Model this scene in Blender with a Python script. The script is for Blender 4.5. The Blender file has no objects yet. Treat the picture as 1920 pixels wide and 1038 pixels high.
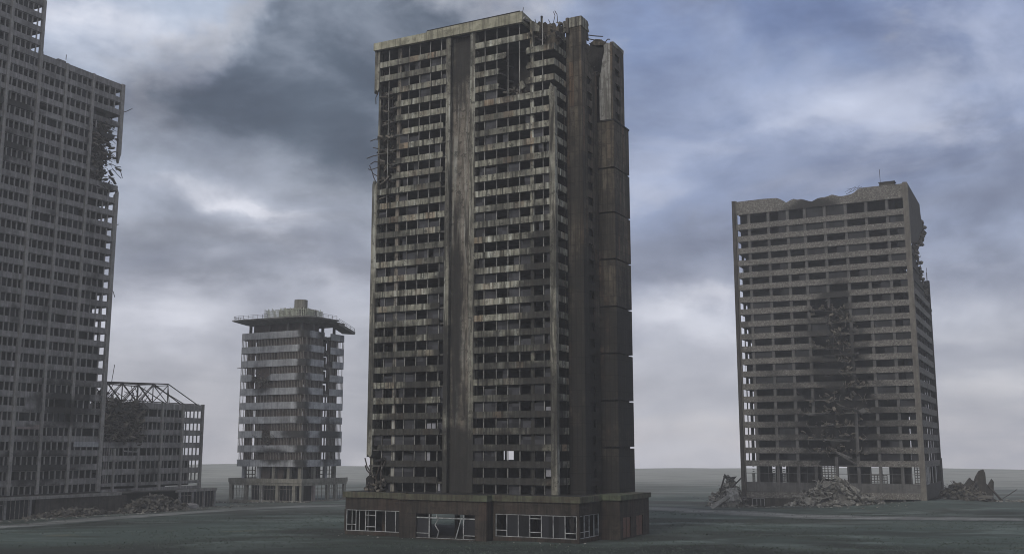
import bpy, bmesh, math, random
from mathutils import Vector, Matrix, Euler, noise as mnoise

C = bpy.context.scene.collection
R = math.radians
ANG = R(27.5)
CAM_H = 16.5

# ------------------------------------------------------------------ helpers
class MB:
    """collects simple solids in building coordinates: u to the left along the front, v into depth, z up"""
    def __init__(s):
        s.v = []; s.f = []; s.p = []
    def add(s, pts, faces):
        n = len(s.v); s.p.append((n, n + len(pts), len(s.f), len(s.f) + len(faces)))
        s.v += [(-p[0], p[1], p[2]) for p in pts]
        s.f += [tuple(i + n for i in f) for f in faces]
    def box(s, u0, u1, v0, v1, z0, z1):
        p = [(u0, v0, z0), (u1, v0, z0), (u1, v1, z0), (u0, v1, z0), (u0, v0, z1), (u1, v0, z1), (u1, v1, z1), (u0, v1, z1)]
        s.add(p, [(0, 1, 2, 3), (4, 5, 6, 7), (0, 1, 5, 4), (1, 2, 6, 5), (2, 3, 7, 6), (3, 0, 4, 7)])
        return s
    def prism(s, poly, axis, a, b):
        n = len(poly)
        def P(q, t):
            return (q[0], t, q[1]) if axis == 'v' else (t, q[0], q[1]) if axis == 'u' else (q[0], q[1], t)
        pts = [P(q, a) for q in poly] + [P(q, b) for q in poly]
        fs = [tuple(range(n)), tuple(range(n, 2 * n))] + [(i, (i + 1) % n, n + (i + 1) % n, n + i) for i in range(n)]
        s.add(pts, fs)
        return s
    def hexa(s, pts):
        s.add(pts, [(0, 1, 2, 3), (4, 5, 6, 7), (0, 1, 5, 4), (1, 2, 6, 5), (2, 3, 7, 6), (3, 0, 4, 7)])
        return s
    def bar(s, p, q, r, n=5):
        p = Vector(p); q = Vector(q); d = (q - p)
        if d.length < 1e-4: return s
        d.normalize()
        a = d.orthogonal().normalized(); b = d.cross(a)
        pts = []
        for c in (p, q):
            for i in range(n):
                t = 2 * math.pi * i / n
                pts.append(tuple(c + (a * math.cos(t) + b * math.sin(t)) * r))
        s.add(pts, [tuple(range(n)), tuple(range(n, 2 * n))] + [(i, (i + 1) % n, n + (i + 1) % n, n + i) for i in range(n)])
        return s
    def poly_bar(s, pts, r, n=5):
        for a, b in zip(pts, pts[1:]): s.bar(a, b, r, n)
        return s
    def chunk(s, c, size, rot, rng, jit=.22):
        sx, sy, sz = size
        M = Euler(rot).to_matrix()
        pts = []
        for k, (x, y, z) in enumerate([(-1, -1, -1), (1, -1, -1), (1, 1, -1), (-1, 1, -1), (-1, -1, 1), (1, -1, 1), (1, 1, 1), (-1, 1, 1)]):
            q = Vector((x * sx / 2 * (1 - rng.random() * jit * 2), y * sy / 2 * (1 - rng.random() * jit * 2), z * sz / 2 * (1 - rng.random() * jit)))
            pts.append(tuple(M @ q + Vector(c)))
        s.hexa(pts)
        return s
    def wall_path(s, pts, th, z0, z1, closed=False):
        """wall of thickness th to the left of a polyline in (u,v)"""
        n = len(pts); P = [Vector(p) for p in pts]; off = []
        for i in range(n):
            a = P[i - 1] if (i > 0 or closed) else None
            b = P[(i + 1) % n] if (i < n - 1 or closed) else None
            d1 = (P[i] - a).normalized() if a is not None else None
            d2 = (b - P[i]).normalized() if b is not None else None
            d1 = d1 or d2; d2 = d2 or d1
            n1 = Vector((-d1.y, d1.x)); n2 = Vector((-d2.y, d2.x)); m = (n1 + n2)
            m = m / max(m.length_squared / 2, .3)
            off.append(P[i] + m * th)
        for i in range(n if closed else n - 1):
            j = (i + 1) % n
            s.hexa([(P[i].x, P[i].y, z0), (P[j].x, P[j].y, z0), (off[j].x, off[j].y, z0), (off[i].x, off[i].y, z0),
                    (P[i].x, P[i].y, z1), (P[j].x, P[j].y, z1), (off[j].x, off[j].y, z1), (off[i].x, off[i].y, z1)])
        return s
    def pieces(s):
        """groups of primitives that stand clear of one another"""
        n = len(s.p)
        if n < 2 or n > 400: return None
        bb = []
        for a, b, _, _ in s.p:
            q = s.v[a:b]; bb.append(([min(p[i] for p in q) for i in range(3)], [max(p[i] for p in q) for i in range(3)]))
        par = list(range(n))
        def find(i):
            while par[i] != i: par[i] = par[par[i]]; i = par[i]
            return i
        sz = [max(h[i] - l[i] for i in range(3)) for l, h in bb]
        for i in range(n):
            for j in range(i):
                g2 = sum(max(0., bb[i][0][k] - bb[j][1][k], bb[j][0][k] - bb[i][1][k]) ** 2 for k in range(3))
                if g2 ** .5 <= max(.02, .45 * max(sz[i], sz[j])): par[find(i)] = find(j)
        gr = {}
        for i in range(n): gr.setdefault(find(i), []).append(i)
        return list(gr.values()) if len(gr) > 1 else None
    def build(s, name, mat, parent=None, label=None, kind=None, smooth=False, cuts=0):
        g = None if kind == 'stuff' or parent is None else s.pieces()
        if g:
            out = None
            for grp in sorted(g, key=len):
                m_ = MB()
                for i in grp:
                    a, b, c, d = s.p[i]; off = len(m_.v) - a
                    m_.v += s.v[a:b]; m_.f += [tuple(x + off for x in f) for f in s.f[c:d]]
                out = m_.build(name, mat, parent, label, kind, smooth)
            return out
        me = bpy.data.meshes.new(name)
        me.from_pydata(s.v, [], s.f)
        bm = bmesh.new(); bm.from_mesh(me)
        bmesh.ops.recalc_face_normals(bm, faces=bm.faces)
        if smooth:
            for f in bm.faces: f.smooth = True
        bm.to_mesh(me); bm.free()
        me.materials.append(mat)
        o = bpy.data.objects.new(name, me)
        C.objects.link(o)
        if parent: o.parent = parent
        if label: o['label'] = label
        if kind: o['kind'] = kind
        return o

def jag(u0, u1, z0, z1, j0=0, j1=0, rng=random):
    """(u,z) outline of a band whose ends may be broken; j0/j1 are the raggedness of the u0/u1 end"""
    def end(u, j, up):
        if not j: return [(u, z0), (u, z1)] if up else [(u, z1), (u, z0)]
        zs = [z0, z0 + (z1 - z0) * rng.uniform(.25, .4), z0 + (z1 - z0) * rng.uniform(.55, .75), z1]
        pts = [(u + rng.uniform(-j, j) * .6, z) for z in zs]
        return pts if up else pts[::-1]
    return end(u1, j1, True) + end(u0, j0, False)

def thing(name, label, cat, loc=(0, 0, 0), rz=0, group=None, kind=None):
    o = bpy.data.objects.new(name, None); C.objects.link(o)
    o.empty_display_size = .5
    o.location = loc; o.rotation_euler = (0, 0, rz)
    o['label'] = label; o['category'] = cat
    if group: o['group'] = group
    o['kind'] = kind or 'thing'
    return o

def tag(o, label, cat, group=None, kind=None):
    o['label'] = label; o['category'] = cat
    if group: o['group'] = group
    o['kind'] = kind or 'thing'
    return o

# ------------------------------------------------------------------ node helpers
class NT:
    def __init__(s, tree):
        s.t = tree; s.t.nodes.clear()
    def n(s, typ, ins=None, **kw):
        nd = s.t.nodes.new(typ)
        for k, v in kw.items(): setattr(nd, k, v)
        for k, v in (ins or {}).items():
            sock = nd.inputs[k]
            if hasattr(v, 'is_output') or isinstance(v, bpy.types.NodeSocket): s.t.links.new(v, sock)
            else: sock.default_value = v
        return nd
    def m(s, op, a, b=0., c=None, clamp=False):
        ins = {0: a, 1: b}
        if c is not None: ins[2] = c
        nd = s.n('ShaderNodeMath', ins, operation=op, use_clamp=clamp)
        return nd.outputs[0]
    def noise(s, vec, scale, detail=4, rough=.55, dist=0.):
        return s.n('ShaderNodeTexNoise', {'Vector': vec, 'Scale': scale, 'Detail': detail, 'Roughness': rough, 'Distortion': dist}).outputs[0]
    def mapv(s, vec, scale, loc=(0, 0, 0)):
        return s.n('ShaderNodeMapping', {'Vector': vec, 'Scale': scale, 'Location': loc}).outputs[0]
    def ramp(s, fac, lo, hi, a=0., b=1.):
        return s.n('ShaderNodeMapRange', {'Value': fac, 'From Min': lo, 'From Max': hi, 'To Min': a, 'To Max': b}, interpolation_type='SMOOTHSTEP').outputs[0]
    def mix(s, fac, a, b, blend='MIX'):
        nd = s.n('ShaderNodeMix', data_type='RGBA', blend_type=blend)
        for i, v in ((0, fac), (6, a), (7, b)):
            if isinstance(v, bpy.types.NodeSocket): s.t.links.new(v, nd.inputs[i])
            else: nd.inputs[i].default_value = v if i == 0 else (tuple(v) + (1.,) if len(v) == 3 else v)
        return nd.outputs[2]

def new_mat(name):
    m = bpy.data.materials.new(name); m.use_nodes = True
    return m, NT(m.node_tree)

def concrete(name, c1, c2, dark, streak=.6, dark_spots=(), sootamt=.5, panel=None, joint=None, speck=0., rough=.9, tint=None, bump=.25, light=None, isl=False):
    """weathered concrete: mottling, rain streaks, sooty and darkened patches, casting panels, speckled aggregate"""
    m, t = new_mat(name)
    tc = t.n('ShaderNodeTexCoord').outputs['Object']
    col = t.mix(t.ramp(t.noise(tc, .55, 5, .62), .32, .7), c1, c2)
    sep = t.n('ShaderNodeSeparateXYZ', {0: tc})
    xy = t.m('ADD', sep.outputs[0], sep.outputs[1])
    if panel:
        pv = t.n('ShaderNodeCombineXYZ', {0: t.m('FLOOR', t.m('DIVIDE', xy, panel[0])), 1: t.m('FLOOR', t.m('DIVIDE', sep.outputs[2], panel[1])), 2: 3.}).outputs[0]
        wn = t.n('ShaderNodeTexWhiteNoise', {'Vector': pv}, noise_dimensions='3D')
        col = t.mix(t.m('MULTIPLY', wn.outputs[0], .5), col, t.mix(.62, col, dark))
        if tint: col = t.mix(t.ramp(wn.outputs[1], .6, .95, 0., .55), col, tint)
    if light:
        lm = t.noise(t.mapv(tc, (.9, .9, .05), (7, 3, 1)), 1.0, 4, .6)
        col = t.mix(t.ramp(lm, .5, .72, 0., .85), col, light)
    if streak:
        s1 = t.noise(t.mapv(tc, (1.7, 1.7, .10)), 1., 6, .68)
        s2 = t.noise(t.mapv(tc, (.7, .7, .05), (11, 5, 2)), 1., 4, .6)
        f = t.m('ADD', t.ramp(s1, .48, .58, 0., .8), t.ramp(s2, .5, .68, 0., .6), clamp=True)
        f = t.m('MAXIMUM', f, t.ramp(t.noise(tc, .8, 7, .74), .52, .62, 0., .85))
        col = t.mix(t.m('MULTIPLY', f, streak), col, dark)
    if speck:
        sp = t.noise(tc, 1.5, 4, .85)
        col = t.mix(t.ramp(sp, .44, .58, 0., speck), col, dark)
        col = t.mix(t.ramp(t.noise(tc, 1.9, 3, .85), .53, .63, 0., speck), col, [min(1, x * 1.75) for x in c1])
    # near-black: broad sooty patches, plus placed spots for burns and other darkening
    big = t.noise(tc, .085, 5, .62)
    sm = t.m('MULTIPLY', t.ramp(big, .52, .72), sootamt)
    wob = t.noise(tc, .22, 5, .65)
    for (u, v, z, ru, rv, rz, *am) in dark_spots:
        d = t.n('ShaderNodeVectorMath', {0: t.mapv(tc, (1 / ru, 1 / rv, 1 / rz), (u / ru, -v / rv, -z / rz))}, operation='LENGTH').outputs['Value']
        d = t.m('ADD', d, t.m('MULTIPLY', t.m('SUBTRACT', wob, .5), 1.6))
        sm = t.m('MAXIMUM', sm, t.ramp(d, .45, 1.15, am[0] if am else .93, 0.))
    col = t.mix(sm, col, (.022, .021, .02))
    if joint:
        bt = t.n('ShaderNodeTexBrick', {'Vector': t.n('ShaderNodeCombineXYZ', {0: xy, 1: sep.outputs[2], 2: 0.}).outputs[0], 'Color1': (1, 1, 1, 1), 'Color2': (.8, .8, .8, 1), 'Mortar': (.38, .38, .38, 1),
                 'Scale': 1., 'Mortar Size': joint[2], 'Mortar Smooth': .3, 'Bias': 0., 'Brick Width': joint[0], 'Row Height': joint[1]}, offset=0., squash=1.)
        col = t.mix(1., col, bt.outputs[0], 'MULTIPLY')
    if isl:
        ri = t.m('MULTIPLY_ADD', t.n('ShaderNodeNewGeometry').outputs['Random Per Island'], 1.25, .4)
        col = t.mix(1., col, t.n('ShaderNodeCombineXYZ', {0: ri, 1: ri, 2: ri}).outputs[0], 'MULTIPLY')
    h = t.m('ADD', t.noise(tc, 1.6, 5, .7), t.m('MULTIPLY', t.noise(tc, 7., 3, .6), .4))
    bp = t.n('ShaderNodeBump', {'Strength': bump, 'Distance': .35, 'Height': h}).outputs[0]
    b = t.n('ShaderNodeBsdfPrincipled', {'Base Color': col, 'Roughness': rough, 'Normal': bp})
    b.inputs['Specular IOR Level'].default_value = .2
    t.n('ShaderNodeOutputMaterial', {0: b.outputs[0]})
    return m

def plain(name, c, c2=None, rough=.6, scale=1.5, metal=0., spec=.3):
    m, t = new_mat(name)
    tc = t.n('ShaderNodeTexCoord').outputs['Object']
    col = t.mix(t.ramp(t.noise(tc, scale, 5, .65), .35, .68), c, c2 or [x * .6 for x in c])
    b = t.n('ShaderNodeBsdfPrincipled', {'Base Color': col, 'Roughness': rough, 'Metallic': metal,
            'Normal': t.n('ShaderNodeBump', {'Strength': .2, 'Distance': .1, 'Height': t.noise(tc, 4., 4, .7)}).outputs[0]})
    b.inputs['Specular IOR Level'].default_value = spec
    t.n('ShaderNodeOutputMaterial', {0: b.outputs[0]})
    return m

def pane_mat(name, ca, cb, w, h, rough=.35):
    """dusty glass and boards, each pane its own tone"""
    m, t = new_mat(name)
    tc = t.n('ShaderNodeTexCoord').outputs['Object']
    sep = t.n('ShaderNodeSeparateXYZ', {0: tc})
    pv = t.n('ShaderNodeCombineXYZ', {0: t.m('FLOOR', t.m('DIVIDE', t.m('ADD', sep.outputs[0], sep.outputs[1]), w)), 1: t.m('FLOOR', t.m('DIVIDE', sep.outputs[2], h)), 2: 1.}).outputs[0]
    wn = t.n('ShaderNodeTexWhiteNoise', {'Vector': pv}, noise_dimensions='3D').outputs[0]
    col = t.mix(wn, ca, cb)
    col = t.mix(t.ramp(t.noise(tc, 1.3, 4, .7), .45, .7, 0., .6), col, (.025, .025, .026))
    b = t.n('ShaderNodeBsdfPrincipled', {'Base Color': col, 'Roughness': rough})
    b.inputs['Specular IOR Level'].default_value = .12
    t.n('ShaderNodeOutputMaterial', {0: b.outputs[0]})
    return m

# ------------------------------------------------------------------ materials
M = {}
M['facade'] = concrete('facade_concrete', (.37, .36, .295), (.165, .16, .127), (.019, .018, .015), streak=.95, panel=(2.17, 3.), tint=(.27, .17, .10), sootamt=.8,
    dark_spots=((9, 0, 14, 11, 6, 9, .9), (31, 0, 18, 12, 6, 10, .88), (13, 0, 33, 10, 6, 7, .75), (35, 0, 36, 8, 6, 8, .72), (3, 0, 38, 6, 6, 9, .88), (27, 0, 68, 6, 6, 4, .6), (36, 0, 58, 6, 6, 5, .65), (8, 0, 70, 5, 6, 3, .6), (14, 0, 22, 9, 6, 6, .7), (28, 0, 54, 5, 6, 5, .6), (12, 0, 60, 7, 6, 4, .55), (33, 0, 92, 7, 6, 4, .6), (14, 0, 78, 6, 5, 5, .55), (9, 0, 88, 5, 6, 7), (1, 1, 96, 5, 6, 5), (37, 0, 78, 4, 5, 11), (23, 0, 10, 24, 9, 9), (4, 0, 24, 9, 6, 12), (20, 0, 12, 40, 6, 9), (30, 0, 30, 5, 5, 8), (3, 0, 48, 5, 5, 14), (24.5, 0, 40, 3.4, 5, 16), (37, 0, 13, 6, 6, 6)), light=(.56, .57, .51))  # dark spots crowd the lower floors, others sit at the broken corners
M['fascia'] = concrete('roof_fascia_concrete', (.40, .385, .30), (.24, .23, .17), (.06, .055, .04), streak=.6, panel=(2.6, 3.), sootamt=.7)
M['pier'] = concrete('pier_concrete', (.27, .26, .215), (.135, .128, .105), (.035, .032, .028), streak=.95, sootamt=.75, light=(.42, .43, .39),
    dark_spots=((.5, 0, 22, 2, 3, 12, .75), (.5, 0, 52, 2, 3, 8, .6), (23, 0, 62, 2, 3, 9, .6), (40.5, 0, 30, 2, 3, 14, .7), (20, 0, 12, 9, 8, 13), (20.5, 1, 93, 4, 4, 7), (24, 0, 30, 3, 4, 12)))
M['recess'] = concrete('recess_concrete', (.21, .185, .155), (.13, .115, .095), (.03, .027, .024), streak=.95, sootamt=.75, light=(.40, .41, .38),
    dark_spots=((20.5, 1, 92, 5, 4, 9), (20, 1, 12, 9, 8, 16), (21.5, 1, 40, 1.6, 4, 30)))  # roof shadow painted on the recess top; darker at foot and left
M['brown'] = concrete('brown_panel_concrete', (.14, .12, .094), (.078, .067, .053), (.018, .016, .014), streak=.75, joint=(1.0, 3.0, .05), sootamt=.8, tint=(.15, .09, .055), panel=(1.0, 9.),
    dark_spots=((-3, 6, 14, 7, 10, 18), (-3, 7, 44, 4, 7, 14, .85), (-6, 17, 30, 7, 10, 24, .9), (-2, 9, 30, 5, 8, 22, .9), (-2, 5, 66, 3, 4, 12, .7), (-6, 16, 10, 7, 9, 12), (-5, 13, 58, 4, 5, 8, .6)))  # dark spots gather on the lower walls
M['plaster'] = concrete('bare_plaster', (.33, .325, .31), (.20, .195, .18), (.06, .057, .052), streak=.8, sootamt=.35)
M['podium'] = concrete('podium_panel', (.066, .053, .042), (.038, .031, .026), (.012, .011, .010), streak=.7, joint=(2.2, 2.4, .03), sootamt=.6, panel=(3.1, 4.), tint=(.075, .046, .034))
M['podium_band'] = concrete('podium_roof_edge', (.10, .105, .07), (.075, .062, .045), (.03, .027, .022), streak=.7, sootamt=.75, panel=(5., 9.), tint=(.085, .12, .07))
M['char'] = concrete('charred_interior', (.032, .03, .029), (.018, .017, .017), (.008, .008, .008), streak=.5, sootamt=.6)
M['slab'] = concrete('floor_slab_concrete', (.10, .096, .088), (.06, .058, .054), (.03, .03, .028), streak=.2, sootamt=.7)
M['pole'] = plain('mullion_metal', (.27, .265, .245), (.06, .058, .052), .6, .35)
M['pane'] = pane_mat('dusty_pane', (.014, .014, .016), (.062, .062, .070), 2.17, 3., .6)
M['pale'] = plain('pale_board', (.24, .24, .26), (.17, .17, .19), .7)
M['door'] = plain('rusty_door', (.11, .052, .034), (.07, .04, .028), .7)
M['shopframe'] = plain('shop_window_metal', (.36, .37, .37), (.13, .13, .13), .6, .8)
M['shopglass'] = pane_mat('broken_shop_glass', (.012, .012, .013), (.035, .036, .04), 2.0, 9., .2)
M['rebar'] = plain('rusty_steel', (.06, .048, .04), (.03, .026, .024), .8)
M['rubble'] = concrete('rubble_concrete', (.19, .185, .17), (.095, .09, .082), (.03, .028, .026), streak=0., speck=.25, sootamt=.3, bump=.4, isl=True)
M['debris'] = concrete('burnt_debris', (.12, .108, .09), (.055, .05, .044), (.022, .021, .02), streak=0., speck=.25, sootamt=.3, bump=.4, isl=True)
M['dim_rubble'] = concrete('sooty_rubble', (.105, .098, .086), (.055, .052, .047), (.022, .021, .02), streak=0., speck=.25, sootamt=.4, bump=.4, isl=True)
M['lconc'] = concrete('slab_block_concrete', (.26, .252, .248), (.17, .165, .163), (.055, .053, .052), streak=.35, sootamt=.85, panel=(8.5, 3.66), light=(.33, .315, .31),
    dark_spots=((0, -6, 98, 5, 8, 12), (0, -13, 28, 5, 12, 9), (0, 5, 25, 5, 10, 9), (0, -20, 12, 5, 14, 7), (0, -40, 92, 5, 14, 6), (0, -36, 103, 5, 10, 3)))
M['lpier'] = concrete('slab_block_pier', (.28, .27, .258), (.195, .188, .18), (.08, .077, .073), streak=.45, sootamt=.35, dark_spots=((0, -13, 26, 5, 5, 5),))
M['pink'] = concrete('pinkish_concrete', (.27, .225, .215), (.2, .17, .165), (.08, .07, .068), streak=.3, sootamt=.5)
M['lpane'] = pane_mat('dim_pane', (.012, .012, .013), (.03, .03, .034), 1.6, 3.66, .6)
M['sconc'] = concrete('grey_band_panels', (.46, .47, .49), (.31, .316, .33), (.085, .085, .09), streak=.35, sootamt=.55, joint=(2.6, 50., .03), panel=(2.6, 4.525),
    dark_spots=((1.2, 1, 30, 2.6, 3.2, 60), (12, 0, 14, 8, 4, 3.2), (1.5, 9, 52, 3, 5, 3), (3, 0, 21, 7, 5, 4), (0, 14, 19, 4, 9, 10), (17, 0, 37, 5, 4, 4)))
M['sdark'] = concrete('brown_window_wall', (.085, .066, .058), (.05, .042, .038), (.02, .02, .02), streak=.4, sootamt=.5)
M['smull'] = plain('grey_window_bars', (.22, .20, .18), (.12, .11, .10), .7)
M['sroof'] = concrete('dark_roof_slab', (.19, .185, .172), (.12, .116, .108), (.03, .03, .03), streak=.3, sootamt=.5)
M['stan'] = concrete('sandy_concrete', (.26, .25, .215), (.18, .172, .15), (.09, .085, .07), streak=.55, sootamt=.4)
M['sscreen'] = plain('pale_green_lattice', (.42, .44, .36), (.25, .25, .20), .7)
M['rconc'] = concrete('pebbledash_concrete', (.18, .17, .155), (.115, .108, .099), (.038, .036, .033), streak=.15, speck=.7, sootamt=.5,
    dark_spots=((23, 0, 42, 11, 5, 22), (24, 0, 24, 20, 6, 18), (22, 0, 60, 6, 5, 9), (28, 0, 90, 9, 4, 3.2), (40, 0, 30, 9, 5, 14, .6), (9, 0, 24, 7, 5, 11, .6), (30, 0, 52, 9, 5, 6, .5)))
M['rpier'] = concrete('frame_concrete', (.165, .152, .134), (.115, .106, .094), (.048, .044, .039), streak=.45, sootamt=.4)
M['rcol'] = concrete('grey_column', (.12, .117, .114), (.08, .078, .077), (.035, .035, .035), streak=.4, sootamt=.5, dark_spots=((23, 0, 40, 9, 5, 24),))
M['rdark'] = concrete('weathered_side_wall', (.07, .063, .055), (.043, .039, .034), (.02, .018, .016), streak=.6, sootamt=.6)
M['lattice'] = plain('pale_grille', (.34, .34, .34), (.2, .2, .2), .6)

rng = random.Random(7)

# ------------------------------------------------------------------ terrain
DX = Vector((math.cos(ANG), -math.sin(ANG))); DY = Vector((math.sin(ANG), math.cos(ANG)))
OM = Vector((7.98, 187.8)); OR = Vector((116.83, 300.0)); OS = Vector((-65.56, 330.0)); OL = Vector((-110.73, 286.0))
def W(o, u, v): return o - DX * u + DY * v
CTRL = [(W(OM, 0, -5), .7), (W(OM, 40, -5), .45), (W(OM, 20, -7), .5), (W(OM, -10, 18), .8), (W(OM, 40, 20), .3), (W(OM, 20, 25), .4),
        (W(OL, -5, 38), -.6), (W(OL, -5, 0), -.5), (W(OL, -5, -35), -.4), (W(OL, 10, 20), -.4),
        (W(OS, 0, -1.5), .15), (W(OS, 27, -1.5), -.55), (W(OS, -1, 21), -.1), (W(OS, 14, 25), 0),
        (W(OR, 0, -1), 1.9), (W(OR, 12, -2), 1.2), (W(OR, 26, -3), .2), (W(OR, 52, -1), -1.1), (W(OR, 0, 44), 1.4), (W(OR, 60, 0), -1.0), (W(OR, -25, 10), .8), (W(OR, 52, 40), -.5),
        (Vector((90, 285)), 0), (Vector((150, 330)), 0.3), (Vector((45, 316)), -.3), (Vector((0, 170)), .2), (Vector((-80, 190)), .2), (Vector((90, 190)), .3),
        (Vector((-60, 250)), 0.), (Vector((60, 250)), 0.), (Vector((0, 400)), .3), (Vector((130, 420)), .2), (Vector((-130, 420)), .4), (Vector((0, 80)), .2)]
def ground_z(x, y):
    sw = sz = 0.
    for p, z in CTRL:
        d2 = (x - p.x) ** 2 + (y - p.y) ** 2 + 6.
        w = 1. / d2 ** 1.6
        sw += w; sz += w * z
    z = sz / sw
    r = math.hypot(x, y)
    far = max(0., min(1., (r - 400) / 350)); far = far * far * (3 - 2 * far)
    roll = 2.2 * mnoise.noise(Vector((x * .0045 + 3.1, y * .006, 0))) + .8 * mnoise.noise(Vector((x * .013, y * .02, 5)))
    az = math.degrees(math.atan2(x, y))
    ridge = 2.6 * max(0, min(1, (-az - 5) / 10)) - .6 * max(0, min(1, (az - 4) / 8))
    z = z * (1 - far) + far * (ridge + roll * 1.25)
    z += .3 * mnoise.noise(Vector((x * .022, y * .026, 1.7))) * (1 - far) * max(0., min(1., (r - 40) / 100)) * .6
    drop = max(0., (r - 900) / 100.)
    return z - min(drop * 2.2, 26)

def ground_mesh():
    rs = [0, 30, 60, 90, 110, 130] + [140 + 4 * i for i in range(70)] + [420 + 10 * i for i in range(18)] + [600 + 20 * i for i in range(16)] + [920 + 60 * i for i in range(12)] + [1700, 2000, 2300]
    azs = [-180 + 10 * i for i in range(13)] + [-58, -52, -46, -40] + [-36 + .75 * i for i in range(97)] + [40, 46, 52, 58] + [60 + 10 * i for i in range(12)]
    azs = sorted(set(azs))
    v = []; f = []
    for r in rs:
        for a in azs:
            x = r * math.sin(R(a)); y = r * math.cos(R(a))
            v.append((x, y, ground_z(x, y)))
    n = len(azs)
    for i in range(len(rs) - 1):
        for j in range(n):
            k = (j + 1) % n
            f.append((i * n + j, i * n + k, (i + 1) * n + k, (i + 1) * n + j))
    me = bpy.data.meshes.new('ground'); me.from_pydata(v, [], f)
    bm = bmesh.new(); bm.from_mesh(me)
    bmesh.ops.remove_doubles(bm, verts=bm.verts, dist=.001)
    bmesh.ops.recalc_face_normals(bm, faces=bm.faces)
    for fc in bm.faces: fc.smooth = True
    bm.to_mesh(me); bm.free()
    return me

def ground_mat():
    m, t = new_mat('dark_moorland')
    tc = t.n('ShaderNodeTexCoord').outputs['Object']
    a = t.noise(t.mapv(tc, (.016, .034, 0)), 1., 5, .5, .4)
    b = t.noise(t.mapv(tc, (.035, .075, 0), (4, 1, 0)), 1., 6, .6)
    c = t.noise(tc, .9, 6, .75)
    col = t.mix(t.ramp(a, .42, .58), (.056, .074, .066), (.030, .034, .030))
    col = t.mix(t.ramp(b, .48, .68, 0., .85), col, (.125, .155, .143))
    col = t.mix(t.ramp(t.noise(t.mapv(tc, (.03, .12, 0), (9, 2, 0)), 1., 5, .6), .55, .7, 0., .8), col, (.026, .026, .022))
    col = t.mix(t.ramp(t.noise(t.mapv(tc, (.05, .11, 0), (2, 8, 0)), 1., 5, .7), .60, .7, 0., .7), col, (.115, .112, .075))
    col = t.mix(t.ramp(c, .35, .75, 0., .45), col, (.025, .028, .024))
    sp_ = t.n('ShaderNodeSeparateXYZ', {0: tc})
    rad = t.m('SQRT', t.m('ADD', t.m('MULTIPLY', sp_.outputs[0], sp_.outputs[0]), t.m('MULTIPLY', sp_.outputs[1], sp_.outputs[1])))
    far_haze = t.m('MULTIPLY', t.ramp(t.m('ADD', rad, t.m('MULTIPLY', t.noise(t.mapv(tc, (.004, .012, 0)), 1., 5, .6), 500.)), 500., 900.), t.ramp(b, .3, .6, .6, 1.))  # haze over the far ground painted in, paler with distance
    col = t.mix(far_haze, col, (.26, .26, .24))
    near_vignette = t.ramp(t.m('ADD', rad, t.m('MULTIPLY', t.noise(t.mapv(tc, (.03, .05, 0), (1, 9, 0)), 1., 5, .6), 40.)), 212., 190.)  # near ground darkened like a vignette, painted into the colour
    col = t.mix(t.m('MULTIPLY', near_vignette, .7), col, (.019, .021, .019))
    bp = t.n('ShaderNodeBump', {'Strength': .45, 'Distance': .35, 'Height': t.m('ADD', c, t.noise(tc, .35, 5, .7))}).outputs[0]
    s = t.n('ShaderNodeBsdfPrincipled', {'Base Color': col, 'Roughness': .95, 'Normal': bp}); s.inputs['Specular IOR Level'].default_value = .1
    t.n('ShaderNodeOutputMaterial', {0: s.outputs[0]})
    return m

g = bpy.data.objects.new('ground', ground_mesh()); C.objects.link(g)
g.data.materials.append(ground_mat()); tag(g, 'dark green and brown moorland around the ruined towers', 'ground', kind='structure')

def path_mat():
    m, t = new_mat('worn_gravel')
    tc = t.n('ShaderNodeTexCoord').outputs['Object']
    uv = t.n('ShaderNodeTexCoord').outputs['UV']
    col = t.mix(t.ramp(t.noise(t.mapv(tc, (.05, .2, 0)), 1., 6, .65), .4, .65), (.11, .112, .11), (.20, .205, .202))
    col = t.mix(t.ramp(t.noise(tc, .8, 5, .7), .45, .7, 0., .5), col, (.06, .06, .055))
    e = t.m('ABSOLUTE', t.m('SUBTRACT', t.n('ShaderNodeSeparateXYZ', {0: uv}).outputs[0], .5))
    edge = t.ramp(t.m('ADD', e, t.m('MULTIPLY', t.m('SUBTRACT', t.noise(t.mapv(tc, (.06, .12, 0)), 1., 6, .7), .5), .9)), .16, .44)
    col = t.mix(edge, col, (.044, .055, .049))
    s = t.n('ShaderNodeBsdfPrincipled', {'Base Color': col, 'Roughness': .95, 'Normal': t.n('ShaderNodeBump', {'Strength': .4, 'Distance': .3, 'Height': t.noise(tc, 1.2, 5, .7)}).outputs[0]})
    s.inputs['Specular IOR Level'].default_value = .1
    t.n('ShaderNodeOutputMaterial', {0: s.outputs[0]})
    return m
PATHM = path_mat()
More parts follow.
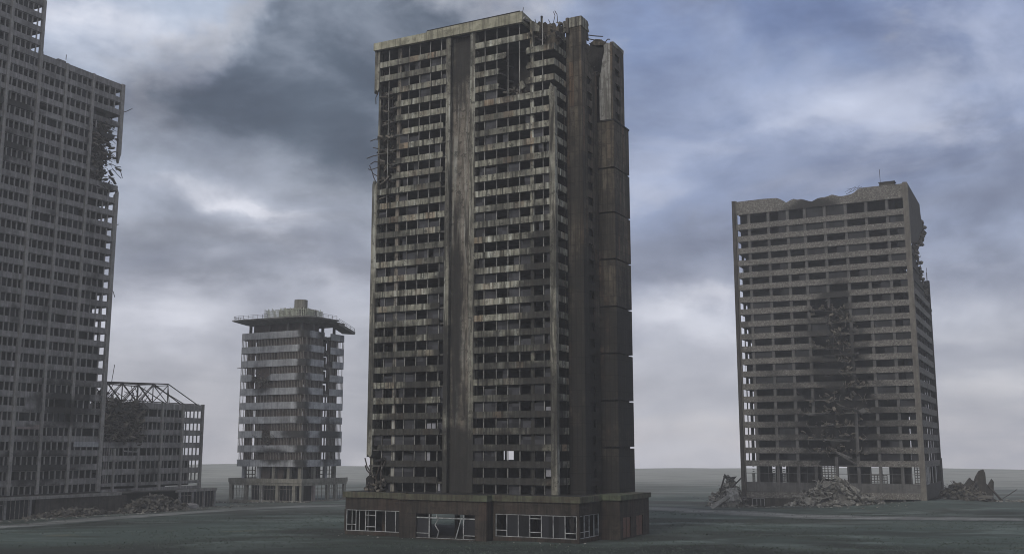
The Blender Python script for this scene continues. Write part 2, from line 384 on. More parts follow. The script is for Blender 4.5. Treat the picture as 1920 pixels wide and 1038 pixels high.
def path(pts, label):
    fine = []
    for (p, q) in zip(pts, pts[1:]):
        for i in range(14):
            a = i / 14
            fine.append([p[k] * (1 - a) + q[k] * a for k in range(3)])
    fine.append(list(pts[-1]))
    for _ in range(12):
        for i in range(1, len(fine) - 1):
            for k in range(3): fine[i][k] = (fine[i - 1][k] + 2 * fine[i][k] + fine[i + 1][k]) / 4
    v = []; f = []; N = 6; uvs = []
    for i, (x, y, w) in enumerate(fine):
        a = fine[max(0, i - 1)]; b = fine[min(len(fine) - 1, i + 1)]
        d = Vector((b[0] - a[0], b[1] - a[1])).normalized(); n = Vector((-d.y, d.x))
        for j in range(N + 1):
            q = Vector((x, y)) + n * (w * (j / N - .5))
            v.append((q.x, q.y, ground_z(q.x, q.y) + .05)); uvs.append((j / N, i * .1))
    for i in range(len(fine) - 1):
        for j in range(N):
            f.append((i * (N + 1) + j, i * (N + 1) + j + 1, (i + 1) * (N + 1) + j + 1, (i + 1) * (N + 1) + j))
    me = bpy.data.meshes.new('path'); me.from_pydata(v, [], f)
    ul = me.uv_layers.new(name='UVMap')
    for lp in me.loops: ul.data[lp.index].uv = uvs[lp.vertex_index]
    for p_ in me.polygons: p_.use_smooth = True
    me.materials.append(PATHM)
    o = bpy.data.objects.new('path', me); C.objects.link(o)
    tag(o, label, 'path', kind='structure')
path([(-165, 170, 14), (-112, 226, 16), (-98, 262, 15), (-80, 296, 14), (-50, 312, 13), (0, 322, 12), (38, 306, 20), (52, 284, 26), (68, 266, 22), (92, 250, 16), (125, 238, 10), (165, 232, 6)], 'worn gravel track curving past the foot of the towers')

# ------------------------------------------------------------------ rubble
def rubble_heap(cx, cy, rx, ry, h, label, seed, n_small, n_big, slab_label, group, mat=None, rot=0., zoff=0., big=(2.2, 5.), small=(.5, 2.0)):
    q = random.Random(seed)
    mat = mat or M['rubble']
    b = MB()
    # mound body
    ring = 14; layers = 5; base = ground_z(cx, cy) + zoff
    cr, sr = math.cos(rot), math.sin(rot)
    def pos(a, rr, z):
        x = math.cos(a) * rx * rr; y = math.sin(a) * ry * rr
        return (-(cx + x * cr - y * sr), cy + x * sr + y * cr, z)
    def hz(rr): return h * max(0., 1 - rr ** 1.25)
    pts = []; fs = []
    for L in range(layers):
        rr = 1 - L / layers
        for k in range(ring):
            a = 2 * math.pi * k / ring
            pts.append(pos(a, rr * q.uniform(.85, 1.05), base - .6 + (hz(rr) + .3) * q.uniform(.7, 1.)))
    pts.append(pos(0, 0, base + h * .8))
    for L in range(layers - 1):
        for k in range(ring):
            fs.append((L * ring + k, L * ring + (k + 1) % ring, (L + 1) * ring + (k + 1) % ring, (L + 1) * ring + k))
    for k in range(ring): fs.append(((layers - 1) * ring + k, (layers - 1) * ring + (k + 1) % ring, layers * ring))
    b.add(pts, fs)
    for i in range(n_small):
        rr = q.random() ** .6 * 1.12; a = q.random() * 2 * math.pi
        x, y, _ = pos(a, rr, 0); gz = base if rr < .8 else ground_z(-x, y)
        s = q.uniform(*small)
        b.chunk((x, y, gz + hz(rr) * q.uniform(.75, 1.02) + s * .1), (s * q.uniform(.5, 1.4), s * q.uniform(.3, .9), s * q.uniform(.15, .5)), (q.gauss(0, .6), q.gauss(0, .6), q.random() * 6.3), q)
    for i in range(n_small // 12):
        rr = q.random() ** .5; a = q.random() * 2 * math.pi
        x, y, _ = pos(a, rr, 0); z = base + hz(rr)
        d = Vector((q.gauss(0, 1), q.gauss(0, .5), abs(q.gauss(.2, .6)))).normalized() * q.uniform(1.5, 4)
        b.poly_bar([(x, y, z), (x + d.x * .6, y + d.y * .6, z + d.z * .7), (x + d.x, y + d.y, z + d.z * .75)], .06, 4)
    o = b.build('rubble_heap', mat); tag(o, label, 'rubble', kind='stuff')
    for i in range(n_big):
        rr = q.random() ** .7 * .95; a = q.random() * 2 * math.pi
        x, y, _ = pos(a, rr, 0)
        L = q.uniform(*big)
        typ = q.random()
        size = (L, L * q.uniform(.35, .8), q.uniform(.2, .4)) if typ < .65 else (L * 1.3, q.uniform(.3, .6), q.uniform(.3, .6))
        c = MB(); c.chunk((0, 0, 0), size, (0, 0, 0), q, .18)
        s = c.build('concrete_slab', mat)
        s.location = (-x, y, base + hz(rr) + q.uniform(.0, .45))
        s.rotation_euler = (q.gauss(0, .55), q.gauss(0, .55), q.random() * 6.3)
        tag(s, slab_label, 'concrete slab', group)

# ================================================================== MAIN TOWER
def main_tower():
    q = random.Random(11)
    T = thing('damaged_tower', 'tallest dark tower block with striped balconies and a burnt broken top corner', 'tower block', (OM.x, OM.y, 0), -ANG)
    zt = lambda k: 95.17 - 3. * k
    NF = 29
    # floor slabs
    for k in range(NF):
        z = zt(k) - 1.2
        b = MB()
        lim = 37.2 if 2 <= k <= 8 else 40.6
        b.box(.3, 40.6, 6., 20.7, z, z + .28)
        if k in (1, 2, 3):
            b.prism([(.3, .26), (6.1, .26), (5.4, 2.2), (6.4, 4.1), (5.2, 6.), (.3, 6.)], 'z', z, z + .28)
            b.prism([(11.6, .26), (17.3, .26), (17.3, 1.55), (23.6, 1.55), (23.6, .26), (lim, .26), (lim - q.random(), 3), (lim + .5, 6.), (11.2, 6.), (12.3, 4.), (11.2, 2.)], 'z', z, z + .28)
        elif k == 0:
            b.prism([(5.2, .26), (17.3, .26), (17.3, 1.55), (23.6, 1.55), (23.6, .26), (lim, .26), (lim, 6.), (5.2, 6.)], 'z', z, z + .28)
        else:
            b.prism([(.3, .26), (17.3, .26), (17.3, 1.55), (23.6, 1.55), (23.6, .26), (lim, .26), (lim - q.random() * 1.4, 2.2), (lim + q.random(), 4), (lim, 6.), (.3, 6.)], 'z', z, z + .28)
        b.build('floor_slab', M['slab'], T)
    # roof
    r = MB(); r.prism([(6.5, -.5), (41.05, -.5), (41.05, 20.7), (3., 20.7), (4.2, 12), (1.5, 9), (3.2, 6.2), (4.6, 4.8)], 'z', 97.9, 98.3)
    r.prism([(40.9, 0.3), (40.9, 12.), (28.5, 12.), (28.5, .3)], 'z', 98.31, 98.6)
    r.build('roof_slab', M['slab'], T)
    f = MB()
    f.hexa([(6.5, -.62, 97.35), (28.2, -.62, 97.62), (28.2, .1, 97.62), (6.5, .1, 97.35), (6.5, -.62, 99.5), (28.2, -.62, 99.55), (28.2, .1, 99.55), (6.5, .1, 99.5)])
    f.hexa([(28.2, -.62, 97.62), (41.1, -.62, 97.8), (41.1, .1, 97.8), (28.2, .1, 97.62), (28.2, -.62, 99.33), (41.1, -.62, 99.35), (41.1, .1, 99.35), (28.2, .1, 99.33)])
    f.hexa([(6.5, .1, 97.35), (6.9, .1, 97.35), (6.9, 5.2, 97.2), (6.5, 5.4, 97.4), (6.5, .1, 99.5), (6.9, .1, 99.5), (6.9, 4.6, 99.3), (6.5, 4.9, 99.2)])
    f.hexa([(40.7, .1, 97.8), (41.1, .1, 97.8), (41.1, 20.7, 97.8), (40.7, 20.7, 97.8), (40.7, .1, 99.35), (41.1, .1, 99.35), (41.1, 20.7, 99.35), (40.7, 20.7, 99.35)])
    f.build('roof_fascia', M['fascia'], T)
    MB().box(7, 28, -.66, 0., 99.56, 99.72).build('coping', M['char'], T)
    # inner charred wall, back wall with one open bay
    iw = MB()
    row = lambda k: zt(k) - 1.2 + .28
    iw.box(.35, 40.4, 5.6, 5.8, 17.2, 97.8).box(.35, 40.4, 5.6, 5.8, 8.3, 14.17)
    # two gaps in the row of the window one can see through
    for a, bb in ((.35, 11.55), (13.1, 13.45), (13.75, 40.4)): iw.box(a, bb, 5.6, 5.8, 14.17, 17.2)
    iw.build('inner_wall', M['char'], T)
    bw = MB()
    bw.box(.3, 40.6, 20.3, 20.6, 17.2, 97.8).box(.3, 40.6, 20.3, 20.6, 8.3, 14.17)
    bw.box(.3, 17.5, 20.3, 20.6, 14.17, 17.2).box(22.6, 40.6, 20.3, 20.6, 14.17, 17.2)
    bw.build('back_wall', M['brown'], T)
    # end wall on the left with its corner pier broken away
    ew = MB(); ew.box(40.25, 40.75, 1.2, 20.3, 8.3, 97.7)
    ew.build('end_wall', M['pier'], T)
    cp = MB(); cp.prism([(39.9, 89.6), (40.3, 89.1), (40.7, 89.5), (41.05, 88.7), (41.05, 97.75), (39.9, 97.75)], 'v', -.05, 1.1)
    cp.build('corner_pier', M['pier'], T)
    cp = MB(); cp.prism([(39.8, 15.2), (40.3, 14.6), (40.7, 15.4), (41.0, 14.8), (41.05, 69.4), (40.75, 70.2), (40.4, 69.2), (39.8, 69.9)], 'v', -.05, 1.1)
    cp.build('corner_pier', M['pier'], T)
    cp = MB(); cp.prism([(39.0, 8.3), (41., 8.3), (41., 10.7), (40.5, 11.2), (39.9, 10.9), (39.2, 11.5)], 'v', -.05, 1.1)
    cp.build('corner_pier', M['char'], T)
    # piers either side of the tall recess
    for a, bb in ((22.75, 23.75), (17.15, 18.25)):
        MB().box(a, bb, -.1, 1.6, 8.3, 97.4).build('pier', M['pier'], T)
    MB().box(18.25, 22.75, .95, 1.5, 8.3, 97.4).build('recess_panel', M['recess'], T)
    # corner column stops at the fifth balcony
    cc = MB(); cc.prism([(-.06, 8.3), (1.15, 8.3), (1.15, 83.3), (.8, 84.4), (.4, 83.4), (-.06, 83.6)], 'v', -.06, 1.05)
    cc.build('column', M['pier'], T)
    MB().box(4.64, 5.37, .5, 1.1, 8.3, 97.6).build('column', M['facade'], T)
    MB().box(34.85, 35.65, .5, 1.1, 8.3, 97.6).build('column', M['recess'], T)
    # mullion poles
    for u in (15.12, 12.46, 10.02, 7.53, 2.59, 37.67, 32.77, 30.2, 27.71, 25.12):
        z0 = 8.3 if u != 37.67 else 8.3
        MB().box(u - .065, u + .065, .28, .44, z0, 97.6).build('mullion', M['pole'], T)
    # parapets
    lend = {2: 36.9, 3: 36.1, 4: 36.2, 5: 34.0, 6: 35.5, 7: 35.8, 8: 36.6}
    rstart = {1: (10.4, 6.0), 2: (11.8, 5.9), 3: (11.8, 6.1)}
    for k in range(NF):
        z1 = zt(k); z0 = z1 - 1.2
        dv = q.uniform(-.02, .02)
        le = lend.get(k, 39.8); rs = 23.75 + (q.choice((0, 0, .7, 1.1)) if k > 3 else 0)
        if k in (26,): le = 38.6
        if k in (27, 28): le = 37.2
        b = MB(); b.prism(jag(rs, le, z0, z1, .25 if rs > 23.8 else 0, .5 if le < 39.8 else 0, q), 'v', dv, dv + .24)
        if le == 39.8: pass
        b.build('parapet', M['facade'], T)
        b = MB()
        if k == 0: b.prism(jag(5.1, 17.15, z0, z1, .35, 0, q), 'v', dv, dv + .24)
        elif k in rstart:
            a, c = rstart[k]
            b.prism(jag(a, 17.15, z0, z1, .5, 0, q), 'v', dv, dv + .24)
            b.build('parapet', M['facade'], T)
            b = MB(); b.prism(jag(0, c, z0, z1, 0, .5, q), 'v', dv, dv + .24)
        elif k == 4: b.prism(jag(0, 17.15, z0, z1, 0, 0, q), 'v', dv, dv + .24)
        else: b.prism(jag(1.15, 17.15, z0, z1, 0, 0, q), 'v', dv, dv + .24)
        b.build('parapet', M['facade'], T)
        # short return along the side, stopped before the stair shaft
        s = MB()
        if k == 0: s.prism([(1.2, z0 + .15), (5.4, z0), (5.4, z1), (1.6, z1), (.9, z1 - .5)], 'u', 0., .24)
        else:
            s.box(0., .24, 1.05 if k > 4 else dv + .245, 5.4, z0, z1)
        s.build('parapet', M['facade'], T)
    # side window posts
    for v in (1.55, 4.9):
        MB().box(.26, .42, v, v + .22, 8.3, 83.).build('mullion', M['brown'], T)
    # broken panes and boards in the openings
    bays = [(1.2, 2.5), (2.68, 4.6), (5.4, 7.43), (7.63, 9.92), (10.12, 12.36), (12.56, 15.02), (15.22, 17.1), (23.8, 25.02), (25.22, 27.6), (27.82, 30.1), (30.3, 32.67), (32.87, 34.8), (35.7, 37.55), (37.8, 39.7)]
    cand = []
    for k in range(NF):
        for i, (a, bb) in enumerate(bays):
            if i in (2, 3, 4) and k < 5: continue
            if i < 3 and k < 4: continue
            if i >= 12 and k < 10: continue
            if k == 27 and i in (3, 4): continue
            if k == 26 and i in (3, 4): continue
            if q.random() < (.36 if i not in (12,) else .6): cand.append((k, a, bb))
    q.shuffle(cand)
    rest = MB()
    for n, (k, a, bb) in enumerate(cand):
        zb = zt(k) - 1.2 - 1.8 - .3; z1 = zt(k) - 1.22
        full = q.random()
        if full < .3: z1 -= q.uniform(.3, .7)
        elif full < .5: bb = a + (bb - a) * q.uniform(.45, .6)
        m = MB() if n < 96 else rest
        m.box(a, bb, .5, .54, zb, z1)
        if n < 96: m.build('window_pane', M['pane'], T)
    rest.build('window_panes', M['pane'], T, kind='stuff')
    for (a, bb, z0, z1) in ((27.45, 26.75, 14.2, 15.75), (2.4, 1.2, 11.5, 13.0), (27.5, 26.6, 20.1, 21.15), (26.4, 25.6, 20.1, 21.15), (2.3, 1.2, 23.2, 23.85), (24.9, 24.5, 8.6, 9.9)):
        MB().box(bb, a, .46, .49, z0, z1).build('board', M['pale'], T)
    # ---- stair shaft
    b = MB()
    b.box(-3.22, -.02, 5.4, 5.75, 8.3, 96.9)
    b.build('shaft_front_wall', M['brown'], T)
    cap = MB(); cap.box(-3.34, 0., 5.28, 5.8, 96.95, 98.95); cap.prism([(5.8, 96.95), (9.2, 96.95), (8.6, 97.8), (9.0, 98.3), (8.4, 98.95), (5.8, 98.95)], 'u', -3.34, -2.9)
    cap.box(0.05, .5, 5.28, 5.8, 96.2, 98.5)
    cap.build('shaft_cap', M['pier'], T)
    sw = MB()
    sw.prism([(5.75, 8.3), (8.05, 8.3), (8.05, 96.9), (5.75, 96.9)], 'u', -3.22, -2.9)
    for k in range(-1, 28):
        z1 = 84.65 - 3 * k
        zl = z1 - 3. + .02; zh = z1 - 1.5
        if k == -1: zl = 84.65; zh = 86.1
        sw.box(-3.22, -2.9, 8.05, 10.4, max(zl, 8.3), zh)
    sw.prism([(10.4, 8.3), (12.9, 8.3), (12.9, 88.9), (12.3, 90.), (11.7, 89.2), (11.1, 90.3), (10.4, 90.1)], 'u', -3.22, -2.9)
    sw.prism([(8.05, 87.65), (10.4, 87.65), (10.4, 89.6), (10.0, 90.4), (8.05, 91.0)], 'u', -3.22, -2.9)
    sw.prism([(8.05, 92.2), (9.1, 92.4), (9.5, 93.3), (9.9, 93.6), (9.2, 94.4), (8.05, 94.2)], 'u', -3.22, -2.9)
    sw.prism([(8.05, 95.4), (9.2, 95.2), (9.0, 96.2), (8.6, 96.9), (8.05, 96.9)], 'u', -3.22, -2.9)
    sw.build('shaft_side_wall', M['brown'], T)
    MB().box(-2.6, .2, 7.0, 7.3, 8.3, 92.).box(-2.6, -2.3, 7.3, 13., 8.3, 89.).box(-.4, .25, 5.75, 20.3, 8.3, 94.).build('shaft_core', M['char'], T)
    # ---- annex of stacked nine-metre lifts with open joints
    zs = [79.6, 70.35, 61.5, 52.35, 43.2, 34.3, 25.45, 16.75, 8.3]
    for a, bb in zip(zs, zs[1:]):
        MB().box(-6.62, 0., 12.92, 21., bb, a - (.32 if a < 79 else 0)).build('annex_panel', M['brown'], T)
    MB().box(-6.0, 0., 13.5, 20.4, 8.3, 79.).build('annex_core', M['char'], T)
    MB().box(-6.75, -.0, 12.8, 21.1, 79.62, 79.95).build('annex_coping', M['char'], T)
    # ---- upper lift shaft
    c = MB()
    c.prism([(-3.6, 79.96), (-6.25, 79.96), (-6.25, 95.7), (-5.2, 95.9), (-4.6, 95.4), (-4.75, 94.3), (-4.3, 92.5), (-4.05, 90.4), (-3.5, 88.6)], 'v', 13.3, 13.6)
    c.build('plaster_wall', M['plaster'], T)
    MB().box(-6.42, -6.0, 13.2, 13.75, 79.96, 95.9).build('lift_corner_post', M['brown'], T)
    s = MB()
    s.box(-6.4, -6.1, 13.75, 14.8, 79.96, 95.5).box(-6.4, -6.1, 17.1, 19.5, 79.96, 95.4)
    for k in range(6):
        zl = 93.9 - 3 * k + .0
        s.box(-6.4, -6.1, 14.8, 17.1, zl, min(95.4, zl + 1.6))
    s.build('lift_side_wall', M['brown'], T)
    MB().box(-6.46, -6.1, 13.9, 19.55, 95.42, 96.2).build('lift_cap', M['pier'], T)
    MB().box(-5.9, -3., 14.2, 19.4, 79.96, 94.8).build('lift_core', M['char'], T)
    m = MB(); m.prism([(-3.2, 79.), (.2, 79.), (.2, 97.), (-.6, 96.2), (-1.2, 97.4), (-1.9, 96.9), (-2.6, 97.3), (-3.2, 96.6), (-3.9, 97.0), (-4.6, 96.3), (-5.4, 95.9), (-5.4, 92.), (-3.2, 91.)], 'v', 15., 15.4); m.build('broken_wall', M['char'], T)
    m = MB(); m.prism([(-1.4, 97.), (-2.4, 97.6), (-3.4, 97.4), (-4.6, 96.6), (-4.9, 95.7), (-3.6, 96.2), (-2.2, 96.3)], 'v', 14.4, 14.99); m.build('broken_wall', M['brown'], T)
    # ---- broken top corner: ragged wall stubs, hanging slabs, twisted bars
    w = MB()
    w.prism([(5.3, 92.5), (5.3, 97.9), (4.7, 98.6), (4.1, 97.9), (3.4, 98.2), (2.8, 97.5), (1.4, 97.6), (1., 96.6), (.4, 97.2), (.3, 93.)], 'v', 3.2, 3.5)
    w.build('broken_wall', M['brown'], T)
    w = MB(); w.prism([(5.37, 95.8), (5.37, 97.3), (4.4, 97.4), (3.2, 96.2), (3.4, 95.2)], 'v', .5, .75)
    w.build('broken_wall', M['pier'], T)
    w = MB(); w.box(3.75, 4.1, 2.6, 2.9, 92.5, 99.3).build('broken_post', M['char'], T)
    MB().box(-.75, -.25, 4.9, 5.25, 95.8, 98.9).build('broken_post', M['debris'], T)
    d = MB()
    for i in range(90):
        u = q.uniform(-.2, 6.5); v = q.uniform(1., 6.); z = 94.1 + q.random() ** 2 * 3.6
        s_ = q.uniform(.3, 1.3); d.chunk((u, v, z), (s_, s_ * .7, s_ * .3), (q.gauss(0, .5), q.gauss(0, .5), q.random() * 6), q)
    for i in range(70):
        u = q.uniform(5.6, 12.2); v = q.uniform(.8, 5.4); z = 83.2 + (1 - abs(u - 9) / 4) * q.random() * 2.6
        s_ = q.uniform(.4, 1.5); d.chunk((u, v, z), (s_, s_ * .7, s_ * .3), (q.gauss(0, .6), q.gauss(0, .6), q.random() * 6), q)
    # down the opened left corner: each floor's torn edge
    for k in range(2, 10):
        for i in range(26):
            u = q.uniform(36., 40.3); v = q.uniform(.3, 3.5); z = zt(k) - 1.2 + q.random() ** 2 * 1.1
            s_ = q.uniform(.35, 1.4); d.chunk((u, v, z), (s_, s_ * .8, s_ * .3), (q.gauss(0, .5), q.gauss(.3, .5), q.random() * 6), q)
        d.chunk((q.uniform(37.6, 39.2), .8, zt(k) - 1.5), (q.uniform(1.6, 2.8), 1.4, .22), (q.gauss(0, .25), q.gauss(.45, .35), q.gauss(0, .3)), q)
    for i in range(60):
        u = q.uniform(36.4, 41.); v = q.uniform(-.8, 1.8); z = 8.4 + q.random() ** 2 * 3.2
        s_ = q.uniform(.3, 1.2); d.chunk((u, v, z), (s_, s_ * .8, s_ * .4), (q.gauss(0, .5), q.gauss(0, .5), q.random() * 6), q)
    # shaft hole between the two lifts
    for i in range(50):
        u = q.uniform(-3.4, -.5); v = q.uniform(9.5, 14.); z = 86.5 + q.random() * 4.5
        s_ = q.uniform(.3, 1.2); d.chunk((u, v, z), (s_, s_ * .8, s_ * .4), (q.gauss(0, .6), q.gauss(0, .6), q.random() * 6), q)
    d.build('debris', M['debris'], T, kind='stuff')
    def bars(lst, r=.08):
        for pts in lst: MB().poly_bar(pts, r, 5).build('bent_bar', M['rebar'], T)
    bars([[(1.3, 2.5, 97.3), (.9, 2.4, 98.6), (1.2, 2.4, 99.5)], [(.4, 2.5, 97.4), (.5, 2.5, 98.8), (.9, 2.3, 99.6)], [(1.9, 2.5, 97.2), (2.3, 2.4, 98.1)],
          [(6.9, .4, 99.5), (6.6, .2, 100.6)], [(3.2, 1.4, 97.4), (2.9, 1.2, 95.4), (2.2, 1., 93.6)], [(4.6, 1.5, 97.6), (4.7, 1.4, 98.3)]], .07)
    bars([[(-3.1, 9.2, 96.4), (-4.2, 10.6, 96.5), (-5.2, 11.6, 96.6)], [(-3.1, 9.4, 95.7), (-4.4, 10.9, 95.6), (-5.1, 11.3, 95.8)], [(-3., 9.9, 95.), (-4., 10.6, 94.6)], [(-4.9, 13.3, 95.9), (-5.5, 13.3, 96.6), (-6., 13.4, 96.5)]], .11)
    bars([[(39.8, 1, 75.8), (41.4, .6, 75.6), (42.9, .4, 75.2)], [(39.8, 1, 79.), (41., .6, 79.1), (42.2, .5, 78.8)], [(40.2, .4, 71.2), (41.2, .3, 71.8), (42., .2, 73.6)], [(40.6, .4, 70.2), (41., .3, 71.), (41.4, .2, 72.4)],
          [(40.2, .8, 74.2), (41., .6, 74.4), (41.9, .4, 73.9)], [(40.6, .6, 88.9), (41., .4, 87.9), (40.9, .4, 86.5)], [(40.3, .8, 77), (41.5, .5, 77.4)], [(40, .5, 73), (41.8, .2, 72.6), (42.3, .2, 72.9)]], .1)
    bars([[(39.6, .2, 11.2), (40.7, -.2, 13.), (41.1, -.4, 14.6)], [(40., .3, 11.3), (40.9, .1, 12.2), (41.3, 0, 13.2)], [(36.6, -.3, 14.4), (37.6, -.6, 12.9), (38.4, -.5, 10.8), (38.1, -.4, 10.)], [(36.3, -.3, 14.2), (37.2, -.6, 12.), (37., -.7, 9.4)], [(40.2, .2, 14.9), (40.1, .1, 12.8), (40.2, 0, 11.2)]], .13)
    hs = MB(); hs.chunk((37.9, -.2, 14.2), (2.8, 1.6, .5), (.2, .25, .2), q); hs.build('hanging_slab', M['char'], T)
    hs = MB(); hs.chunk((6.9, .2, 84.9), (1.2, .5, 1.6), (.1, .5, .2), q); hs.build('hanging_slab', M['pier'], T)
    hs = MB(); hs.chunk((6.4, -.3, 98.), (1.8, .4, .35), (.1, .35, .3), q); hs.build('hanging_slab', M['plaster'], T)
    # ---- podium of shops
    zr = 8.3
    MB().box(-6.1, 42.5, -4.3, 21.5, 7.95, 8.25).build('podium_roof', M['char'], T)
    def edge(u0, u1, v0, v1, z1=8.32):
        b = MB(); b.box(u0, u1, v0, v1, z1 - 1.05, z1); return b
    def shopfront(u0, u1, v, z0, z1, n, sills, bent=(), glass=()):
        """frame of thin posts with some glass left; returns the window part"""
        b = MB(); w = .09
        b.box(u0, u1, v - .05, v + .05, z1 - .12, z1).box(u0, u1, v - .05, v + .05, z0, z0 + .12)
        st = (u1 - u0) / n
        for i in range(n + 1):
            if i in bent: continue
            c = min(max(u0 + i * st, u0 + w), u1 - w)
            b.box(c - w * .75, c + w * .75, v - .06, v + .06, z0 + .12, z1 - .12)
        for i, zz in sills:
            b.box(u0 + i * st, u0 + (i + 1) * st, v - .045, v + .045, zz, zz + .14)
        f_ = b.build('window', M['shopframe'], T)
        for i in glass:
            MB().box(u0 + i * st + .1, u0 + (i + 1) * st - .1, v + .1, v + .13, z0 + .12, z1 - .12).build('pane', M['shopglass'], f_)
        return f_, st
    # left shop
    L = MB()
    L.box(28.75, 42.5, -4.45, -4.1, 5.05, 7.3).box(28.75, 42.5, -4.45, -4.1, -1., 1.05).box(42.35, 42.7, -4.45, -4.1, 1.05, 5.05)
    L.box(42.35, 42.7, -4.1, 21., -1., 7.3)
    L.build('podium_wall', M['podium'], T)
    edge(28.7, 42.95, -4.75, -4.05).box(42.4, 42.95, -4.05, 21.6, 7.27, 8.32).build('roof_edge', M['podium_band'], T)
    shopfront(28.85, 42.3, -4.3, 1.1, 5.0, 6, ((5, 2.2), (3, 4.0), (3, 1.9)), (), (0, 1))
    fr = MB()
    for u in (41.3, 39.6, 38.2, 37.6): fr.box(u - .07, u + .07, -3.9, -3.8, 1.1, 5.)
    fr.build('inner_post', M['shopframe'], T)
    # middle shop, set forward, with the twisted door frame
    P = MB()
    P.box(10.7, 28.9, -6.45, -6.1, 4.85, 7.3).box(25.3, 28.9, -6.45, -6.1, -1, 4.85).box(10.7, 13., -6.45, -6.1, -1, 4.85)
    P.box(28.55, 28.9, -6.1, -4.46, -1, 7.3).box(10.7, 11.05, -6.1, 1., -1, 7.3).box(13., 25.3, -6.45, -6.1, -1., .58)
    P.build('podium_wall', M['podium'], T)
    edge(10.4, 29.2, -6.75, -6.05, 8.28).box(10.4, 10.95, -6.05, 1., 7.23, 8.28).box(10.4, 29., -6.05, -4.0, 7.9, 8.2).build('roof_edge', M['podium_band'], T)
    d_ = MB(); v = -6.28
    d_.box(13., 25.2, v - .06, v + .06, 4.05, 4.25).box(22.4, 22.62, v - .06, v + .06, .6, 4.8).box(15.3, 15.5, v - .06, v + .06, .6, 4.8)
    d_.box(22.62, 25.2, v - .04, v + .04, 1.35, 1.47).box(13., 15.3, v - .04, v + .04, 1.2, 1.32).box(13., 25.2, v - .05, v + .05, .58, .66)
    d_.poly_bar([(20.55, v, 4.1), (21.3, v, 2.9), (20.5, v, 1.8), (20.9, v, .6)], .1, 6).poly_bar([(15.9, v, 4.1), (17., v, .6)], .1, 6).box(20.9, 21.05, v - .03, v + .03, 4.25, 4.8)
    df = d_.build('window', M['shopframe'], T)
    MB().box(22.7, 25.1, v + .1, v + .13, .8, 4.).build('pane', M['shopglass'], df)
    MB().box(13.1, 15.2, v + .1, v + .13, 1.3, 4.).build('pane', M['shopglass'], df)
    bm_ = MB(); bm_.bar((15., 4, 1.9), (23, 7., 2.1), .12); bm_.build('fallen_rail', M['stan'], T)
    # right shop and its glazed corner
    Q = MB()
    Q.box(-6.2, 10.3, -4.65, -4.3, 5.15, 7.3).box(-6.2, 10.3, -4.65, -4.3, -1., 1.2)
    Q.box(-6.2, -5.85, -4.3, 4.5, 5.15, 7.3).box(-6.2, -5.85, -4.3, 4.5, -1., 1.3).box(9.95, 10.3, -4.3, 1., -1., 7.3).box(9.95, 10.3, -4.65, -4.3, 1.2, 5.15)
    Q.build('podium_wall', M['podium'], T)
    edge(-6.6, 10.4, -4.95, -4.25).box(-6.6, -6.05, -4.25, 4.5, 7.27, 8.32).build('roof_edge', M['podium_band'], T)
    MB().box(-6.25, -5.8, -4.7, -4.25, 1.2, 5.15).build('corner_post', M['podium'], T)
    MB().box(10.3, 10.7, -2.2, -1.9, -1, 8.).build('podium_wall', M['char'], T)
    shopfront(-5.78, 9.9, -4.48, 1.25, 5.1, 7, ((0, 2.15), (3, 4.4), (3, 2.1), (6, 2.25)), (), (1, 2, 4, 5))
    b = MB(); st = (4.2 + 4.2) / 4
    b.box(-6.08, -5.98, -4.2, 4.2, 5.02, 5.14).box(-6.08, -5.98, -4.2, 4.2, 1.31, 1.43)
    for i in range(5): b.box(-6.1, -5.96, -4.2 + i * st - .08, -4.2 + i * st + .08, 1.43, 5.02)
    b.box(-6.08, -5.98, -4.2, -.1, 2.3, 2.42)
    cw = b.build('window', M['shopframe'], T)
    MB().box(-5.9, -5.88, -2., 0., 1.45, 5.).build('pane', M['shopglass'], cw)
    # torn sheet hanging in the corner window
    sh = MB(); sh.prism([(-4.6, 2.4), (-4.3, 2.6), (-4.5, 3.4), (-4.1, 4.), (-4.3, 4.9), (-5.1, 5.), (-5., 4.2), (-5.3, 3.6), (-5., 3.), (-5.2, 2.5)], 'v', -4.2, -4.17)
    sh.build('torn_sheet', M['char'], T)
    # solid service block with two rusty doors
    S_ = MB()
    S_.box(-10., -5.86, 4.6, 4.95, -1, 7.4)
    for a, bb in ((4.95, 5.9), (9.7, 12.4), (15.8, 19.1)): S_.box(-10., -9.65, a, bb, -1, 7.4)
    for a, bb in ((5.9, 9.7), (12.4, 15.8)): S_.box(-10., -9.65, a, bb, 4.4, 7.4).box(-10., -9.65, a, bb, -1, .9)
    S_.box(-9.65, -5.9, 19.0, 19.3, -1., 7.4)
    S_.build('service_wall', M['podium'], T)
    MB().box(-10.35, -5., 4.3, 19.5, 7.42, 8.3).build('roof_edge', M['podium_band'], T)
    for a, bb in ((5.95, 9.65), (12.45, 15.75)):
        dd = MB().box(-9.85, -9.75, a, bb, .92, 4.38).build('door', M['door'], T)
        MB().box(-9.92, -9.86, a + .2, a + .35, 2.4, 2.7).box(-9.9, -9.86, (a + bb) / 2 - .04, (a + bb) / 2 + .04, .95, 4.35).build('handle', M['rebar'], dd)
    # inside of the shops: floor, columns, back partition with gaps to the daylight behind
    MB().box(-5.8, 42.3, -4.2, 20.8, .3, .8).build('shop_floor', M['char'], T)
    pt = MB(); pt.box(8.5, 24., 9., 9.3, .8, 7.9).box(-5.8, 8., 3., 3.3, .8, 7.9).box(28, 34., 3., 3.3, .8, 7.9).box(35.2, 37.2, 6., 6.3, .8, 7.9)
    pt.build('partition', M['char'], T)
    for u in (36., 27., 20., 12., 4., -3.):
        MB().box(u - .35, u + .35, -1., -.3, .8, 7.94).build('shop_column', M['podium'], T)
    return T
main_tower()

